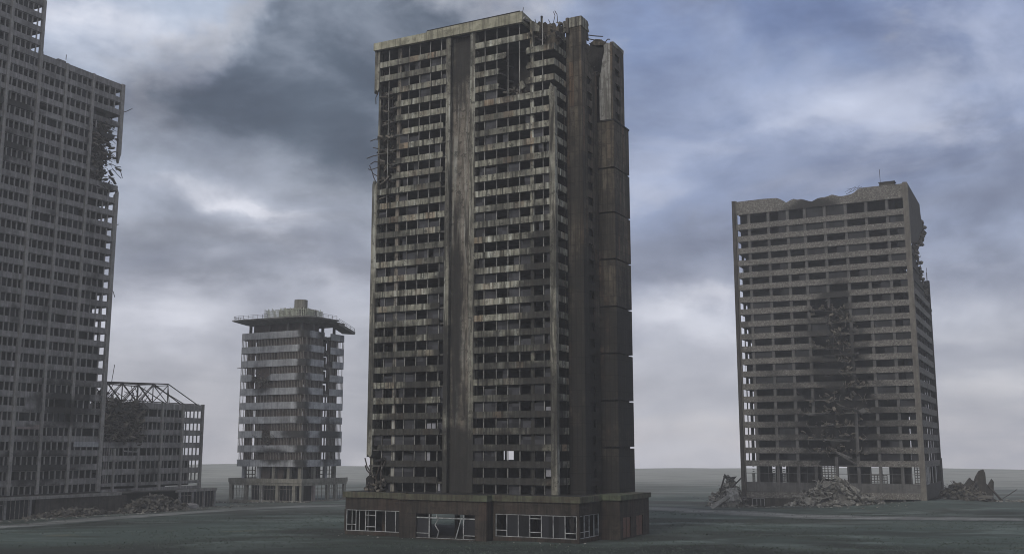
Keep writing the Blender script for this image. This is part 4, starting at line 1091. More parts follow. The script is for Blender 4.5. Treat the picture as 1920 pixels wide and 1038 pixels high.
def left_block():
    q = random.Random(43)
    T = thing('slab_block', 'tall grid fronted slab block stepping up to the left with a gnawed right edge', 'tower block', (OL.x, OL.y, 0), -ANG)
    FH = 3.66
    tops = [116.95 - FH * k for k in range(31)]    # window heads
    piers = [-28.2, -19.8, -10.9, -1.2]
    hi = [-56., -46.9, -37.4, -28.2]
    hole = lambda v, z: (v > -10.2 + 1.2 * math.sin(z * .9) and 87.5 < z < 107.5 and not (v < -8.3 and q.random() < .3))
    panes = []
    # bands
    for k, h in enumerate(tops):
        z0, z1 = h, h + 1.5
        if k == 0: z1 = 118.6
        if 4 <= k <= 7: e = (-8.9, -9.6, -10., -8.)[k - 4]
        else: e = -.4
        pk = k in (27, 30) 
        b = MB(); b.prism(jag(-28.2, e, z0, z1, 0, .9 if e < -1 else 0, q), 'u', 0., .4); b.build('spandrel', M['lconc'], T)
        if k in (4, 8): 
            m = MB(); m.chunk((.1, -5., z0 + .3), (.4, 6., 1.3), (q.gauss(.1, .12), 0, 0), q, .2); m.build('fallen_slab', M['lconc'], T)
        if k: b = grid_storey(T, q, h - FH + 1.5 if 0 else h - 2.15, h, piers, 5, None, skip=hole, stats=lambda v: v > -7.5, rest=panes); 
        else: b = grid_storey(T, q, h - 2.15, h, piers, 5, None, skip=hole, stats=lambda v: v > -7.5, rest=panes)
        b.build('window_frame', M['lpier'], T)
    # taller left part
    htops = [116.95 + FH * i for i in (4, 3, 2, 1)] + tops
    for k, h in enumerate(htops):
        b = MB(); b.box(-.12, .4, -60., -28.25, h, h + 1.5 if k else 133.2); b.build('spandrel', M['lconc'], T)
        def sk(v, z): return 20 < z < 30 and -40 < v < -30 and False
        b = MB(); b.box(.42, .5, -56., -28.4, h - .1, h - .01)
        for (a, bb) in zip(hi, hi[1:]):
            for i in range(1, 6):
                v = a + (bb - a) * i / 6
                b.box(.1, .4, v - .15, v + .15, h - 2.15, h)
            for i in range(6):
                if q.random() < .45 and not (k < 3 and i > 3 and a > -40): panes.append((a + (bb - a) * i / 6 + .15, a + (bb - a) * (i + 1) / 6 - .15, h - 2.15, h))
        b.build('window_frame', M['lpier'], T)
    for v in (-19.8, -10.9):
        MB().box(-.25, .5, v - .4, v + .4, 5., 118.75).build('pier', M['lpier'], T)
    MB().box(-.45, .5, -28.65, -27.75, 5., 119.2).box(-.35, .5, -28.6, -27.8, 119.2, 133.4).build('pier', M['lpier'], T)
    for v in (-37.4, -46.9): MB().box(-.4, .5, v - .42, v + .42, 5., 133.3).build('pier', M['lpier'], T)
    # right end pier, broken through beside the hole
    b = MB(); b.prism([(-1.25, 99.), (-1.1, 96.4), (-.8, 95.6), (-.5, 97.2), (-.1, 98.4), (-.1, 118.9), (-1.25, 118.9)], 'u', -.2, .6); b.build('pier', M['lpier'], T)
    b = MB(); b.prism([(-1.25, 5.), (-.1, 5.), (-.1, 87.2), (-.5, 88.2), (-.8, 87.), (-1.25, 86.4)], 'u', -.2, .6); b.build('pier', M['lpier'], T)
    # floors, far front, spine wall
    for k, h in enumerate(htops):
        z = h + .3
        s = MB()
        if 88 < z < 108: s.prism([(.45, -60.), (.45, -10.5), (4, -9.), (7, -6.), (12.8, -4.5), (12.8, -60.)], 'z', z, z + .3)
        else: s.box(.45, 12.8, -60., (-28.2 if k < 4 else -.5), z, z + .3)
        s.build('floor_slab', M['slab'], T)
        b = MB(); e = -28.2 if k < 4 else -.4
        if 88 < z < 108: e = -6.5
        b.box(12.8, 13.1, -60., e, h, h + 1.5); b.build('rear_spandrel', M['lconc'], T)
        if not 88 < z < 108 and k >= 4: 
            MB().box(.5, 12.8, -.4, -.12, h, h + 1.45).build('end_spandrel', M['lconc'], T)
            MB().box(4.2, 4.6, -.4, -.12, h - 2.2, h).box(8.4, 8.8, -.4, -.12, h - 2.2, h).build('end_mullion', M['lpier'], T)
        elif k < 4: MB().box(.5, 12.8, -28.4, -28.2, h, h + 1.45).build('end_spandrel', M['lconc'], T)
    MB().box(.45, 13.1, -28., -.4, 118.6, 118.9).box(.45, 13.1, -60., -28.2, 133.2, 133.5).build('roof_slab', M['slab'], T)
    MB().box(1., 4., -22., -19.5, 118.9, 119.6).build('roof_hatch', M['lconc'], T)
    w = MB(); w.box(3.6, 3.9, -60., -10.5, 5., 118.4).box(3.6, 3.9, -60., -32.0, 118.4, 133.)
    for k, h in enumerate(tops):
        if 86.5 < h + 1 < 108.3: continue
        e = -3.4 if k in (0, 1, 2, 9, 10, 17) else (-2.2 if k in (8, 16, 18, 19, 24) else -.5)
        w.box(3.6, 3.9, -10.5, e, max(5., h - FH + 1.46), min(118.4, h + 1.45))
    w.build('inner_wall', M['char'], T)
    w = MB(); w.prism([(-10.5, 84.5), (-1.6, 84.5), (-2.8, 88.4), (-4.4, 90), (-3.4, 92.2), (-4.6, 95.), (-2.6, 98.4), (-5.8, 101.), (-4.6, 103.6), (-3.4, 105.), (-1.6, 108.3), (-10.5, 108.3)], 'u', 2.2, 2.5); w.build('broken_wall', M['char'], T)
    # panes
    q.shuffle(panes); rest = MB()
    panes.sort(key=lambda p: -p[3] if q.random() < .0 else q.random())
    for n, (a, bb, z0, z1) in enumerate(panes):
        m = MB() if n < 95 else rest
        m.box(.55, .6, a, bb, z0, z1)
        if n < 95: m.build('window_pane', M['lpane'], T)
    rest.build('window_panes', M['lpane'], T, kind='stuff')
    # debris in the hole: torn slabs peeling outward
    d = MB()
    for i in range(620):
        v = -10. + q.random() * 9.4 * (1 - .3 * q.random()); z = q.uniform(87, 106.5); u = q.uniform(-.4, 6.)
        if v > -3.4 and (z < 96.5 or 100. < z < 102.) and q.random() < .75: continue
        s_ = q.uniform(.4, 1.9)
        d.chunk((u, v, z), (s_ * .7, s_ * 1.4, s_ * .22), (q.gauss(0, .5), q.gauss(0, .5), q.gauss(0, .6)), q)
    for i in range(40):
        v = q.uniform(-9, -3.); z = q.uniform(88, 105); u = q.uniform(-.4, 2)
        d.poly_bar([(u, v, z), (u - .2, v + 1.1, z + q.gauss(0, .6)), (u - .3, v + q.uniform(1.6, 3.4), z + q.gauss(-.4, 1.))], .07, 4)
    d.build('debris', M['debris'], T, kind='stuff')
    for pts in ([(.2, -1., 110.4), (.1, 1., 111.4), (0., 3., 112.8)], [(.2, -.6, 94.), (.1, .4, 93.4), (0., 1., 91.8)], [(.2, -2.6, 93.8), (.1, -1., 92.6), (0., .6, 91.6)], [(.2, -3.4, 95.), (.1, -1.2, 94.6), (0, .2, 94.8)], [(.2, -.6, 60.), (.1, .4, 59.2), (0., .9, 57.8)], [(.2, -.4, 78.), (0, .8, 78.4)], [(0., -20.4, 119.6), (0, -20.4, 121.)], [(.5, -31.6, 133.4), (.5, -31.6, 135.8)]):
        MB().poly_bar(pts, .1, 5).build('bent_bar', M['rebar'], T)
    # torn bay low on the front
    m = MB(); m.chunk((-.1, -22.8, 27.6), (.3, 5.4, 3.2), (.02, 0, 0), q, .1); m.build('loose_panel', M['lconc'], T)
    m = MB(); m.box(.0, .2, -27., -20.4, 21.2, 22.4); m.build('loose_panel', M['pink'], T)
    MB().box(-.06, -.0, -9.6, -1.4, 16.8, 18.2).build('pale_panel', M['sconc'], T)
    return T
left_block()

def low_wing():
    q = random.Random(57)
    T = thing('low_wing', 'six storey wing with bare steel roof trusses beside the tall slab block', 'building', (OL.x, OL.y, 0), -ANG)
    FH = 3.645; tops = [27.55 - FH * k for k in range(6)]
    piers = [.2, 4.1, 12.4, 20.8, 28.9, 36.7]
    hole = lambda v, z: v < 13.4 + math.sin(z) * .8 and z > 16.8
    panes = []
    for k, h in enumerate(tops):
        s0 = 13. if k < 3 else .2
        b = MB(); b.prism(jag(s0 + q.uniform(-.6, .6) if k < 3 else .2, 37.2, h, h + (1.5 if k else 1.75), 1. if k < 3 else 0, 0, q), 'u', 0., .4); b.build('spandrel', M['lconc'], T)
        grid_storey(T, q, h - 2.15, h, piers, 5, None, skip=hole, stats=lambda v: v > 28.5 or (v > 27 and q.random() < .3), rest=panes, w=.14).build('window_frame', M['lpier'], T)
        MB().box(.45, 14., s0, 36.9, h + .25, h + .55).build('floor_slab', M['slab'], T)
        MB().box(14., 14.3, .2, 37., h, h + 1.5).build('rear_spandrel', M['lconc'], T)
        MB().box(.5, 14., 36.9, 37.18, h, h + 1.45).build('end_spandrel', M['lconc'], T)
    MB().box(0., .4, .2, 37.2, 6.2, 7.1).box(0., .4, .2, 37.2, 4., 5.5).build('base_band', M['lconc'], T)
    for v in (12.4, 20.8, 28.9): MB().box(-.25, .5, v - .38, v + .38, 4., 29.4 if v > 13 else 17.).build('pier', M['lpier'], T)
    MB().box(-.25, .5, 4.1 - .3, 4.1 + .3, 4., 16.4).build('pier', M['lpier'], T)
    MB().box(-.2, .6, 36.6, 37.3, 4., 29.5).build('pier', M['lpier'], T)
    MB().box(4.2, 4.5, .2, 33.3, 12.8, 29.).box(4.2, 4.5, .2, 36.6, 5.6, 12.8).box(13.2, 13.5, .2, 36., 4., 7.).build('inner_wall', M['char'], T)
    rest = MB()
    for n, (a, bb, z0, z1) in enumerate(panes):
        m = MB() if n < 60 else rest
        m.box(.55, .6, a, bb, z0, z1)
        if n < 60: m.build('window_pane', M['lpane'], T)
    if rest.v: rest.build('window_panes', M['lpane'], T, kind='stuff')
    # steel hip roof, stripped bare
    top, eav = 34.8, 29.4
    def member(pts, r=.17): MB().poly_bar(pts, r, 5).build('roof_truss', M['rebar'], T)
    for u in (1.2, 7.2, 13.):
        dz = -.0 if u < 8 else -.3
        member([(u, -.1, top - .4), (u, 12., top - .1), (u, 23.5, top + .2 + dz)], .17)
        member([(u, 23.5, top + .2 + dz), (u, 35.6, eav)], .16)
        member([(u, .4, eav + .3), (u, 36.4, eav + .1)], .13)
    xs = [1., 6.5, 12., 17.8, 23.5]
    for i, v in enumerate(xs):
        b = MB()
        for u in (1.2, 7.2):
            b.bar((u, v, eav), (u, v, top - .2), .15)
            if i: b.bar((u, v, eav), (u, xs[i - 1], top - .3), .13).bar((u, xs[i - 1], eav), (u, v, top - .2), .13)
        b.bar((1.2, v, top - .2), (7.2, v, top - .2), .13).bar((1.2, v, eav), (7.2, v, top), .12).bar((7.2, v, top), (13., v, eav), .13)
        b.build('roof_truss', M['rebar'], T)
    member([(7.2, 23.5, top), (1.4, 30.5, eav)], .14); member([(1.2, 18., top), (1.2, 28.5, eav)], .13); member([(1.2, 23.4, top), (7., 30., eav)], .13)
    for i in range(14):
        v = q.uniform(1, 16); member([(q.uniform(.5, 6), v, eav + q.uniform(-1, 2)), (q.uniform(.5, 6), v + q.gauss(0, 2.), q.uniform(31, 34.6))], .1)
    member([(2., 3.4, top - .3), (2., 4.1, top + 4.6)], .09)
    # collapse where the wing meets the tower
    d = MB()
    for i in range(420):
        v = q.uniform(.3, 13.6); top_z = 30.8 - .28 * v + 1.2 * math.sin(v * 1.3); z = 17. + (top_z - 17) * q.random() ** .8; u = q.uniform(-.2, 5.) * (1 if z < 27 else .9)
        s_ = q.uniform(.5, 2.2)
        d.chunk((u, v, z), (s_ * .8, s_ * 1.5, s_ * .22), (q.gauss(.2, .6), q.gauss(0, .5), q.gauss(0, .7)), q)
    for i in range(110):
        v = q.uniform(.5, 14); z = q.uniform(18, 29.5); L = q.uniform(1.5, 5); a = q.choice((.9, -.9, .3, 1.2, -.4)) + q.gauss(0, .3)
        d.bar((q.uniform(-.5, .8), v, z), (q.uniform(-.6, .6), v + math.cos(a) * L, z + math.sin(a) * L * .8), .1, 4)
    d.build('debris', M['debris'], T, kind='stuff')
    MB().box(4.6, 5., .3, 13., 16., 29.).build('inner_wall', M['char'], T)
    for (c, sz, ro) in (((-.3, 4., 27.2), (.4, 2.8, 1.6), (.5, .2, 0)), ((-.4, 7., 27.4), (.3, 4., .5), (.45, 0, 0)), ((-.4, 8.6, 22.), (.3, 3.4, .4), (-.9, 0, 0)), ((-.5, 11.4, 16.9), (.4, 5., .4), (.1, 0, 0)), ((-.4, 9., 15.6), (.4, 5.5, .4), (-.05, 0, 0))):
        m = MB(); m.chunk(c, sz, ro, q, .2); m.build('fallen_slab', M['lconc'], T)
    return T
low_wing()

def left_podium():
    q = random.Random(61)
    T = thing('podium_block', 'long single storey base with dark shopfronts under the slab block', 'building', (OL.x, OL.y, 0), -ANG)
    top = 4.75
    MB().box(-4.6, 16., -60., 38.9, top - .35, top - .03).build('roof_slab', M['slab'], T)
    b = MB(); b.box(-4.9, -4.3, 23., 39.2, top - .75, top).box(-4.9, -4.3, -60., 3., top - .7, top + .05).box(-4.3, 16., 38.6, 39.2, top - .75, top); b.build('roof_edge', M['lpier'], T)
    b = MB(); b.box(-4.6, -4.3, -23.5, 5., -1.5, top - .72).build('front_wall', M['rdark'], T)
    for v in (-50., -41, -32., -25., 24.5, 29.6, 34.2, 38.6): MB().box(-4.7, -4.2, v - .35, v + .35, -1.5, top - .76).build('column', M['lconc'], T)
    for (a, bb) in ((25., 29.2), (30., 33.8), (34.6, 38.2), (-49.6, -41.4), (-40.6, -32.4), (-31.6, -25.4)):
        w = MB(); n = 3 if a > 0 else 5
        for i in range(n + 1): w.box(-4.45, -4.32, a + (bb - a) * i / n - .08, a + (bb - a) * i / n + .08, -1., top - .78)
        w.box(-4.45, -4.32, a, bb, 2.9, 3.05) if q.random() < .5 else None
        o = w.build('window', M['smull'], T)
        MB().box(-4.25, -4.2, a, bb, -1, top - .78).build('pane', M['lpane'], o)
    MB().box(-4.3, 15.9, 38.3, 38.6, -1.5, top - .76).build('end_wall', M['rdark'], T)
    MB().box(-1., -.7, -60., 38., -1.5, top - .4).build('inner_wall', M['char'], T)
    return T
left_podium()

# ------------------------------------------------------------------ rubble piles and stray pieces
def Wl(o, u, v):
    p = W(o, u, v); return p.x, p.y
x, y = Wl(OR, 24.5, -6.); rubble_heap(x, y, 12.5, 5.6, 7.2, 'grey heap of broken slabs spilled from the front seam of the pebbledash block', 101, 520, 64,
    'jumbled grey slab, one of many on the heap in front of the pebbledash block', 'slabs on the heap before the pebbledash block', rot=-ANG, big=(2., 5.2))
x, y = Wl(OR, 56.5, .5); rubble_heap(x, y, 7., 4.5, 8., 'steep rubble mound against the far left corner of the pebbledash block', 102, 300, 22,
    'jumbled grey slab, one of many on the steep left corner mound of the pebbledash block', 'slabs on the mound at the left corner', rot=-ANG)
x, y = Wl(OR, -5.5, 38.); rubble_heap(x, y, 10., 5., 4.4, 'dark rubble mound beside the right side of the pebbledash block', 103, 320, 20,
    'jumbled dark slab, one of many on the mound right of the pebbledash block', 'slabs on the mound beside the right side', mat=M['dim_rubble'], rot=-.2)
x, y = Wl(OL, -8., 12.); rubble_heap(x, y, 13., 3.8, 4., 'wide dark rubble heap spilled over the podium of the low wing', 104, 560, 34,
    'jumbled dark slab, one of many on the heap before the low wing', 'slabs on the heap before the low wing', mat=M['dim_rubble'], rot=math.pi / 2 - ANG, big=(1.6, 4.))
x, y = Wl(OL, -6.5, -14.); rubble_heap(x, y, 13., 2.5, 1.6, 'low strip of rubble along the blank podium wall of the slab block', 105, 240, 8,
    'flat slab lying by the blank podium wall of the slab block', 'slabs by the blank podium wall', mat=M['dim_rubble'], rot=math.pi / 2 - ANG, big=(1.2, 2.6))
def stray(loc, size, rot, name, label, cat, mat, seed, pts=None):
    q = random.Random(seed); b = MB()
    if pts: b.prism(pts, 'v', -size / 2, size / 2)
    else: b.chunk((0, 0, 0), size, (0, 0, 0), q, .2)
    o = b.build(name, mat); o.location = loc; o.rotation_euler = rot; tag(o, label, cat); return o
gz = ground_z(146., 332.)
stray((145.9, 331., gz - .6), 1.2, (0, .04, -.2), 'broken_wall', 'tall jagged wall fragment standing upright right of the pebbledash block', 'wall fragment', M['rdark'], 1, [(-1.8, 0), (2.3, 0), (1.9, 3), (2.3, 5.5), (1.7, 7.8), (.6, 9.7), (-.6, 10.2), (-1.1, 9.), (-1.3, 6.), (-1.9, 3.5)])
stray((142.2, 331.4, gz - .6), 1.1, (0, .1, -.1), 'broken_wall', 'shorter slanting wall fragment left of the tall jagged one', 'wall fragment', M['rdark'], 2, [(-2., 0), (2.2, 0), (2.2, 4.6), (.2, 7.6), (-.5, 6.8), (-1.7, 5.6), (-2.4, 3.)])
stray((139.2, 331.3, gz + 4.1), (2.6, 1.8, 2.6), (.2, .15, .3), 'concrete_block', 'square concrete block perched on the rubble beside the slanting wall fragments', 'concrete block', M['debris'], 3)
stray((150.2, 331., gz + 2.3), (9., .6, .55), (0, .85, .1), 'fallen_beam', 'dark beam leaning against the tall jagged wall fragment', 'beam', M['rebar'], 4)
stray((153.6, 330., gz + 1.6), (10., .22, .22), (0, -.45, .3), 'fallen_pole', 'thin pole slanting out of the rubble right of the leaning beam', 'pole', M['rebar'], 5)
stray((59.4, 299.5, ground_z(59, 299) + 7.2), (7., .45, .45), (0, -1.25, .1), 'fallen_beam', 'dark beam standing steeply out of the left corner mound', 'beam', M['rebar'], 6)
stray((62.5, 299.2, ground_z(62, 299) + 6.5), (8., .35, .35), (0, -.75, .1), 'fallen_beam', 'thin dark beam slanting out of the left corner mound', 'beam', M['rebar'], 7)
stray((57.6, 295.5, ground_z(57, 295) + 1.9), (7., 2.2, .35), (.4, -.5, .2), 'concrete_slab', 'long pale slab tilted on the front of the left corner mound', 'concrete slab', M['rubble'], 8)
stray((61.8, 297.6, ground_z(61, 297) + 3.9), (4.4, 4.2, .4), (1.15, -.1, .1), 'concrete_slab', 'large pale slab standing on edge on the left corner mound', 'concrete slab', M['plaster'], 9)
stray((53.5, 296.5, ground_z(53, 296) + 2.6), (9., .16, .16), (0, .22, .1), 'fallen_pole', 'thin pale pole reaching left from the left corner mound', 'pole', M['lattice'], 10)
x, y = Wl(OR, 22.5, -3.6)
stray((x, y, 6.6), (5., 4.5, .5), (.9, .45, .3), 'concrete_slab', 'sandy slab tilted against the ground floor at the top of the seam heap', 'concrete slab', M['stan'], 12)
x, y = Wl(OL, -9., 24.)
stray((x, y, ground_z(x, y) + .6), (3.6, 6., 1.5), (.1, .1, -.5), 'concrete_slab', 'thick pale slab lying by the podium of the low wing', 'concrete slab', M['lconc'], 13)
for n_, (px, py, h_, w_, lean, lab) in enumerate((
    (148.0, 331.8, 7.4, 1.6, .22, 'narrow pointed shard leaning right behind the leaning dark beam'),
    (144.2, 330.2, 6.8, 1.4, -.18, 'narrow pointed shard wedged between the two jagged wall fragments'),
    (140.6, 330.4, 5.2, 1.9, -.35, 'low broad shard tilted left below the perched concrete block'),
    (137.0, 330.8, 3.6, 1.6, .3, 'small shard nearest the stub wall of the pebbledash block'))):
    stray((px, py, ground_z(px, py) - .5), .8, (0, lean, -.2 + .3 * (n_ % 2)), 'wall_shard', lab, 'concrete shard', M['rdark'], 40 + n_, [(-w_, 0), (w_, 0), (w_ * .8, h_ * .5), (w_ * .3, h_ * .8), (0, h_), (-w_ * .5, h_ * .9), (-w_ * .7, h_ * .55)])
# loose stones
q = random.Random(77); b = MB()
for i in range(700):
    t = q.random()
    if t < .3: x, y = Wl(OS, q.uniform(-6, 32), q.uniform(-7, -2))
    elif t < .6: x, y = Wl(OL, q.uniform(-16, -6), q.uniform(-40, 44))
    elif t < .8: x, y = Wl(OR, q.uniform(2, 60), q.uniform(-18, -2))
    elif t < .87: x, y = Wl(OM, q.uniform(-8, 44), q.uniform(-9.5, -6.6) if q.random() < .7 else q.uniform(-4., -4.9))
    else: x, y = q.uniform(148, 166), q.uniform(322, 334)
    s_ = q.uniform(.15, .6) * (1.4 if t > .87 else .55 if t > .8 else 1)
    b.chunk((-x, y, ground_z(x, y) + s_ * .15), (s_ * 1.5, s_, s_ * .6), (q.gauss(0, .2), q.gauss(0, .2), q.random() * 6), q)
o = b.build('scattered_stones', M['rubble']); tag(o, 'small loose stones strewn over the ground near the buildings', 'stones', kind='stuff')

# rough grass in patches over the nearer ground
q = random.Random(91); b = MB(); vs = []; fs = []
cnt = 0
while cnt < 6500:
    r = 160 + 130 * q.random() ** 1.3; a = R(q.uniform(-29, 29)); x, y = r * math.sin(a), r * math.cos(a)
    if mnoise.noise(Vector((x * .03, y * .05, 9.))) + .35 * q.random() < .12: continue
    p = Vector((x, y)) - OM; u = -p.dot(DX); v_ = p.dot(DY)
    if -11.5 < u < 44 and -8 < v_ < 23: continue
    p = Vector((x, y)) - OL
    if -6 < -p.dot(DX) < 20: continue
    z = ground_z(x, y) - .04; cnt += 1
    for k in range(4):
        t_ = q.random() * 6.28; h_ = q.uniform(.1, .3); w_ = q.uniform(.05, .16); ox, oy = x + q.gauss(0, .3), y + q.gauss(0, .3)
        n = len(vs)
        vs += [(ox - w_ * math.cos(t_), oy - w_ * math.sin(t_), z), (ox + w_ * math.cos(t_), oy + w_ * math.sin(t_), z), (ox + q.gauss(0, .15), oy + q.gauss(0, .15), z + h_)]
        fs.append((n, n + 1, n + 2))
me = bpy.data.meshes.new('grass'); me.from_pydata(vs, [], fs); me.materials.append(plain('dry_grass', (.068, .085, .07), (.045, .056, .047), .9, .05))
o = bpy.data.objects.new('grass', me); C.objects.link(o); tag(o, 'short rough grass growing in patches on the dark ground', 'grass', kind='stuff')

# ------------------------------------------------------------------ air
hz = MB(); hz.v = []; hz.box(-2500, 2500, -2450, 2450, -40, 140)
m, t = new_mat('pale_air')
pv = t.n('ShaderNodeVolumePrincipled', {'Color': (.95, .95, .97, 1), 'Density': .00036, 'Anisotropy': .15})
t.n('ShaderNodeOutputMaterial', {'Volume': pv.outputs[0]})
ho = hz.build('haze', m); tag(ho, 'thin grey haze lying over the whole plain', 'haze', kind='stuff')

# ------------------------------------------------------------------ sky
SUN_AZ, SUN_EL = R(212.), R(34.)        # behind the camera, to the left
w = bpy.data.worlds.new('World'); bpy.context.scene.world = w; w.use_nodes = True
t = NT(w.node_tree)
sky = t.n('ShaderNodeTexSky', sky_type='NISHITA', sun_disc=False, sun_elevation=SUN_EL, sun_rotation=SUN_AZ).outputs[0]
dr = t.n('ShaderNodeTexCoord').outputs['Generated']
sx = t.n('ShaderNodeSeparateXYZ', {0: dr})
az = t.m('MULTIPLY', t.m('ARCTAN2', sx.outputs[0], sx.outputs[1]), 57.2958)
el = t.m('MULTIPLY', t.m('ARCSINE', sx.outputs[2]), 57.2958)
base = t.n('ShaderNodeCombineXYZ', {0: az, 1: el, 2: 0.}).outputs[0]
wa = t.noise(t.mapv(base, (.14, .2, 1)), 1., 6, .6)
wb = t.noise(t.mapv(base, (.14, .2, 1), (31, 17, 4)), 1., 6, .6)
azw = t.m('ADD', az, t.m('MULTIPLY', t.m('SUBTRACT', wa, .5), 7.))
elw = t.m('ADD', el, t.m('MULTIPLY', t.m('SUBTRACT', wb, .5), 5.))
def blob(a, e, sa, se, amp=1., soft=2.):
    dx = t.m('DIVIDE', t.m('SUBTRACT', azw, a), sa); dy = t.m('DIVIDE', t.m('SUBTRACT', elw, e), se)
    r2 = t.m('ADD', t.m('MULTIPLY', dx, dx), t.m('MULTIPLY', dy, dy))
    return t.m('MULTIPLY', t.m('EXPONENT', t.m('MULTIPLY', r2, -1.)), amp)
def total(lst):
    o = None
    for b_ in lst:
        v = blob(*b_); o = v if o is None else t.m('ADD', o, v)
    return o
right = t.ramp(az, -6., 10.)
c = t.mix(t.ramp(el, -1., 6.), (.60, .575, .62), (.50, .50, .57))
c = t.mix(t.ramp(el, 4., 13.), c, t.mix(right, (.33, .36, .45), (.27, .32, .48)))
c = t.mix(t.ramp(el, 12., 20.), c, t.mix(right, (.38, .45, .59), (.20, .265, .45)))
c = t.mix(t.ramp(el, 18., 25.), c, t.mix(right, (.42, .49, .62), (.165, .225, .41)))
c = t.mix(t.ramp(el, 26., 50.), c, (.62, .66, .74))
behind = t.m('MULTIPLY', t.ramp(t.m('ABSOLUTE', az), 60., 110.), t.ramp(el, 5., 30.))
c = t.mix(behind, c, (.66, .67, .70))
skyk = t.mix(1., sky, (.1, .1, .1), 'MULTIPLY')
c = t.mix(.1, c, skyk)
n1 = t.noise(t.mapv(base, (.105, .15, 1), (5, 5, 9)), 1., 8, .54, .25)
n2 = t.noise(t.mapv(base, (.20, .34, 1), (15, 2, 3)), 1., 6, .5, .3)
n3 = t.noise(t.mapv(base, (.06, .24, 1), (3, 8, 2)), 1., 8, .56, .4)
n4 = t.noise(t.mapv(base, (.05, .09, 1), (13, 2, 6)), 1., 8, .6, .4)
n5 = t.noise(t.mapv(base, (.13, .24, 1), (8, 3, 5)), 1., 10, .57, .25)
n6 = t.noise(t.mapv(base, (.12, .21, 1), (8 + .08, 3 - .2, 5)), 1., 5, .5, .2)
relief = t.m('SUBTRACT', n5, n6)
# banks of grey cloud and pale rifts between them
low = t.ramp(el, 21., 10.)
c = t.mix(t.m('MULTIPLY', t.ramp(n3, .47, .62, 0., .62), t.m('ADD', t.m('MULTIPLY', low, .7), .2)), c, t.mix(right, (.245, .26, .315), (.25, .275, .36)))
c = t.mix(t.m('MULTIPLY', t.ramp(n3, .48, .33, 0., .5), low), c, (.53, .55, .64))
c = t.mix(t.ramp(n4, .49, .68, 0., .45), c, t.mix(right, (.235, .255, .315), (.20, .24, .345)))
c = t.mix(t.ramp(n4, .48, .32, 0., .35), c, t.mix(right, (.42, .47, .58), (.36, .41, .55)))
MASS = [(-9.5, 21.3, 6.6, 4.4, 1.), (-11.5, 17.4, 7.0, 2.6, .7), (-6.2, 18.2, 4.2, 4.4, .7), (-18.4, 18.6, 3.4, 1.8, .5), (-19., 15.4, 4.5, 2., .35)]
STRATA = [(17., 10.3, 9.5, 1.7, .75), (9.8, 25.6, 7.5, 2.6, .7), (25., 13., 6., 2.6, .4), (-2., 13.2, 5., 1.1, .3), (-15., 14.6, 6., .9, .5), (-9., 12.6, 4., .6, .4), (-19., 10.6, 5., .7, .45), (-14., 9.2, 5., .6, .4), (20., 6.6, 7., .6, .3)]
LIGHT = [(-7.9, 16.9, 1.0, .4, 1.4), (-14.6, 12.6, 3.4, .45, 1.1), (-11.2, 11.2, 3.2, .9, .7), (-16.8, 7.6, 4., 1.6, .6), (-18.5, 6.2, 1.8, 1.2, .6), (-18.2, 21.2, 1.8, .8, .6), (-2.5, 23.6, 4.4, 1.4, .5), (-18., 13.3, 3., .5, .5),
         (-24., 22.6, 5., 2.8, .9), (8.2, 7.4, 2.8, 1.3, .8), (11.5, 8.2, 1.8, .6, .8), (25., 20., 4., 4., .3), (17., 17., 6., 2.0, .36), (-9.5, 9.4, 2., 1.2, .6), (13., 5.6, 4., .7, .4), (10., 5., 4., .5, .35), (24., 15.8, 4., .7, .35)]
tex = t.ramp(n5, .36, .60, .25, 1.2)
lt = t.m('MULTIPLY', total(LIGHT), tex, clamp=True)
c = t.mix(t.m('MULTIPLY', lt, .88), c, (.62, .64, .73))
sd_ = t.m('MULTIPLY', total(STRATA), t.ramp(n5, .62, .38, .35, 1.2), clamp=True)
c = t.mix(t.m('MULTIPLY', sd_, .9), c, t.mix(right, (.17, .19, .24), (.165, .195, .285)))
D = t.m('ADD', t.m('ADD', total(MASS), t.m('MULTIPLY', t.m('SUBTRACT', n1, .5), 2.2)), t.m('MULTIPLY', t.m('SUBTRACT', n5, .5), 1.0))
WIDE = [(-13., 16.2, 9., 3.2, .75), (-4., 19., 6., 5., .6), (-19.8, 17.6, 3.8, 2.2, .7), (-17., 11.4, 9., .9, .3)]
wd_ = t.m('MULTIPLY', total(WIDE), t.ramp(n5, .64, .36, .45, 1.15), clamp=True)
c = t.mix(t.m('MULTIPLY', wd_, .85), c, t.mix(t.ramp(n5, .38, .62), (.185, .205, .255), (.30, .315, .365)))
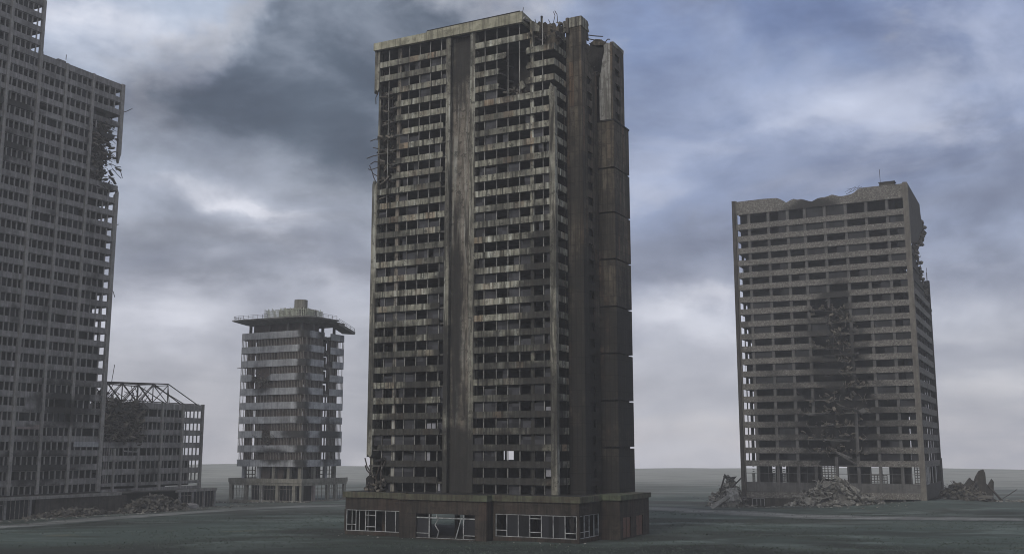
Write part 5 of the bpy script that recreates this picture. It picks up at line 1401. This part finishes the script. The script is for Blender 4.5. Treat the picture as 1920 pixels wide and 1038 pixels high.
rim = t.m('MULTIPLY', t.m('MULTIPLY', t.ramp(D, .1, .4), t.ramp(D, .85, .4)), t.ramp(el, 15.5, 21.))
c = t.mix(t.m('MULTIPLY', rim, .5), c, (.40, .40, .43))
core = t.mix(t.ramp(n5, .42, .68), (.072, .10, .145), (.155, .185, .245))
c = t.mix(t.ramp(D, t.ramp(el, 13., 20., .12, .34), t.ramp(el, 13., 20., 1.35, .92), 0., .93), c, core)
c = t.mix(1., c, t.n('ShaderNodeCombineXYZ', {i: t.m('ADD', 1., t.m('MULTIPLY', relief, k_)) for i, k_ in ((0, 1.25), (1, 1.2), (2, 1.05))}).outputs[0], 'MULTIPLY')
c = t.mix(1., c, (10., 10., 10.), 'MULTIPLY')
bg = t.n('ShaderNodeBackground', {'Color': c, 'Strength': .1})
t.n('ShaderNodeOutputWorld', {0: bg.outputs[0]})

# ------------------------------------------------------------------ sun (soft, behind thin cloud) and camera
sd = bpy.data.lights.new('sun', 'SUN'); sd.energy = 1.5; sd.angle = R(14); sd.color = (1., .95, .86)
so = bpy.data.objects.new('sun', sd); C.objects.link(so)
d = Vector((math.sin(SUN_AZ) * math.cos(SUN_EL), math.cos(SUN_AZ) * math.cos(SUN_EL), math.sin(SUN_EL)))
so.rotation_euler = d.to_track_quat('Z', 'Y').to_euler(); so.location = (-60, -60, 120)

cd = bpy.data.cameras.new('camera'); co = bpy.data.objects.new('camera', cd); C.objects.link(co)
cd.sensor_width = 36; cd.lens = 36 * 1956.2 / 1920; cd.clip_end = 8000; cd.clip_start = .5
co.location = (0, 0, CAM_H); co.rotation_euler = (math.pi / 2 + .1623, 0, 0)
sc = bpy.context.scene
sc.camera = co
sc.view_settings.view_transform = 'Standard'; sc.view_settings.look = 'None'; sc.view_settings.exposure = .1; sc.view_settings.gamma = 1.
sc.cycles.use_denoising = True
sc.cycles.pixel_filter_type = 'BLACKMAN_HARRIS'; sc.cycles.filter_width = 1.0
sc.cycles.max_bounces = 6; sc.cycles.diffuse_bounces = 3; sc.cycles.glossy_bounces = 2; sc.cycles.volume_bounces = 3
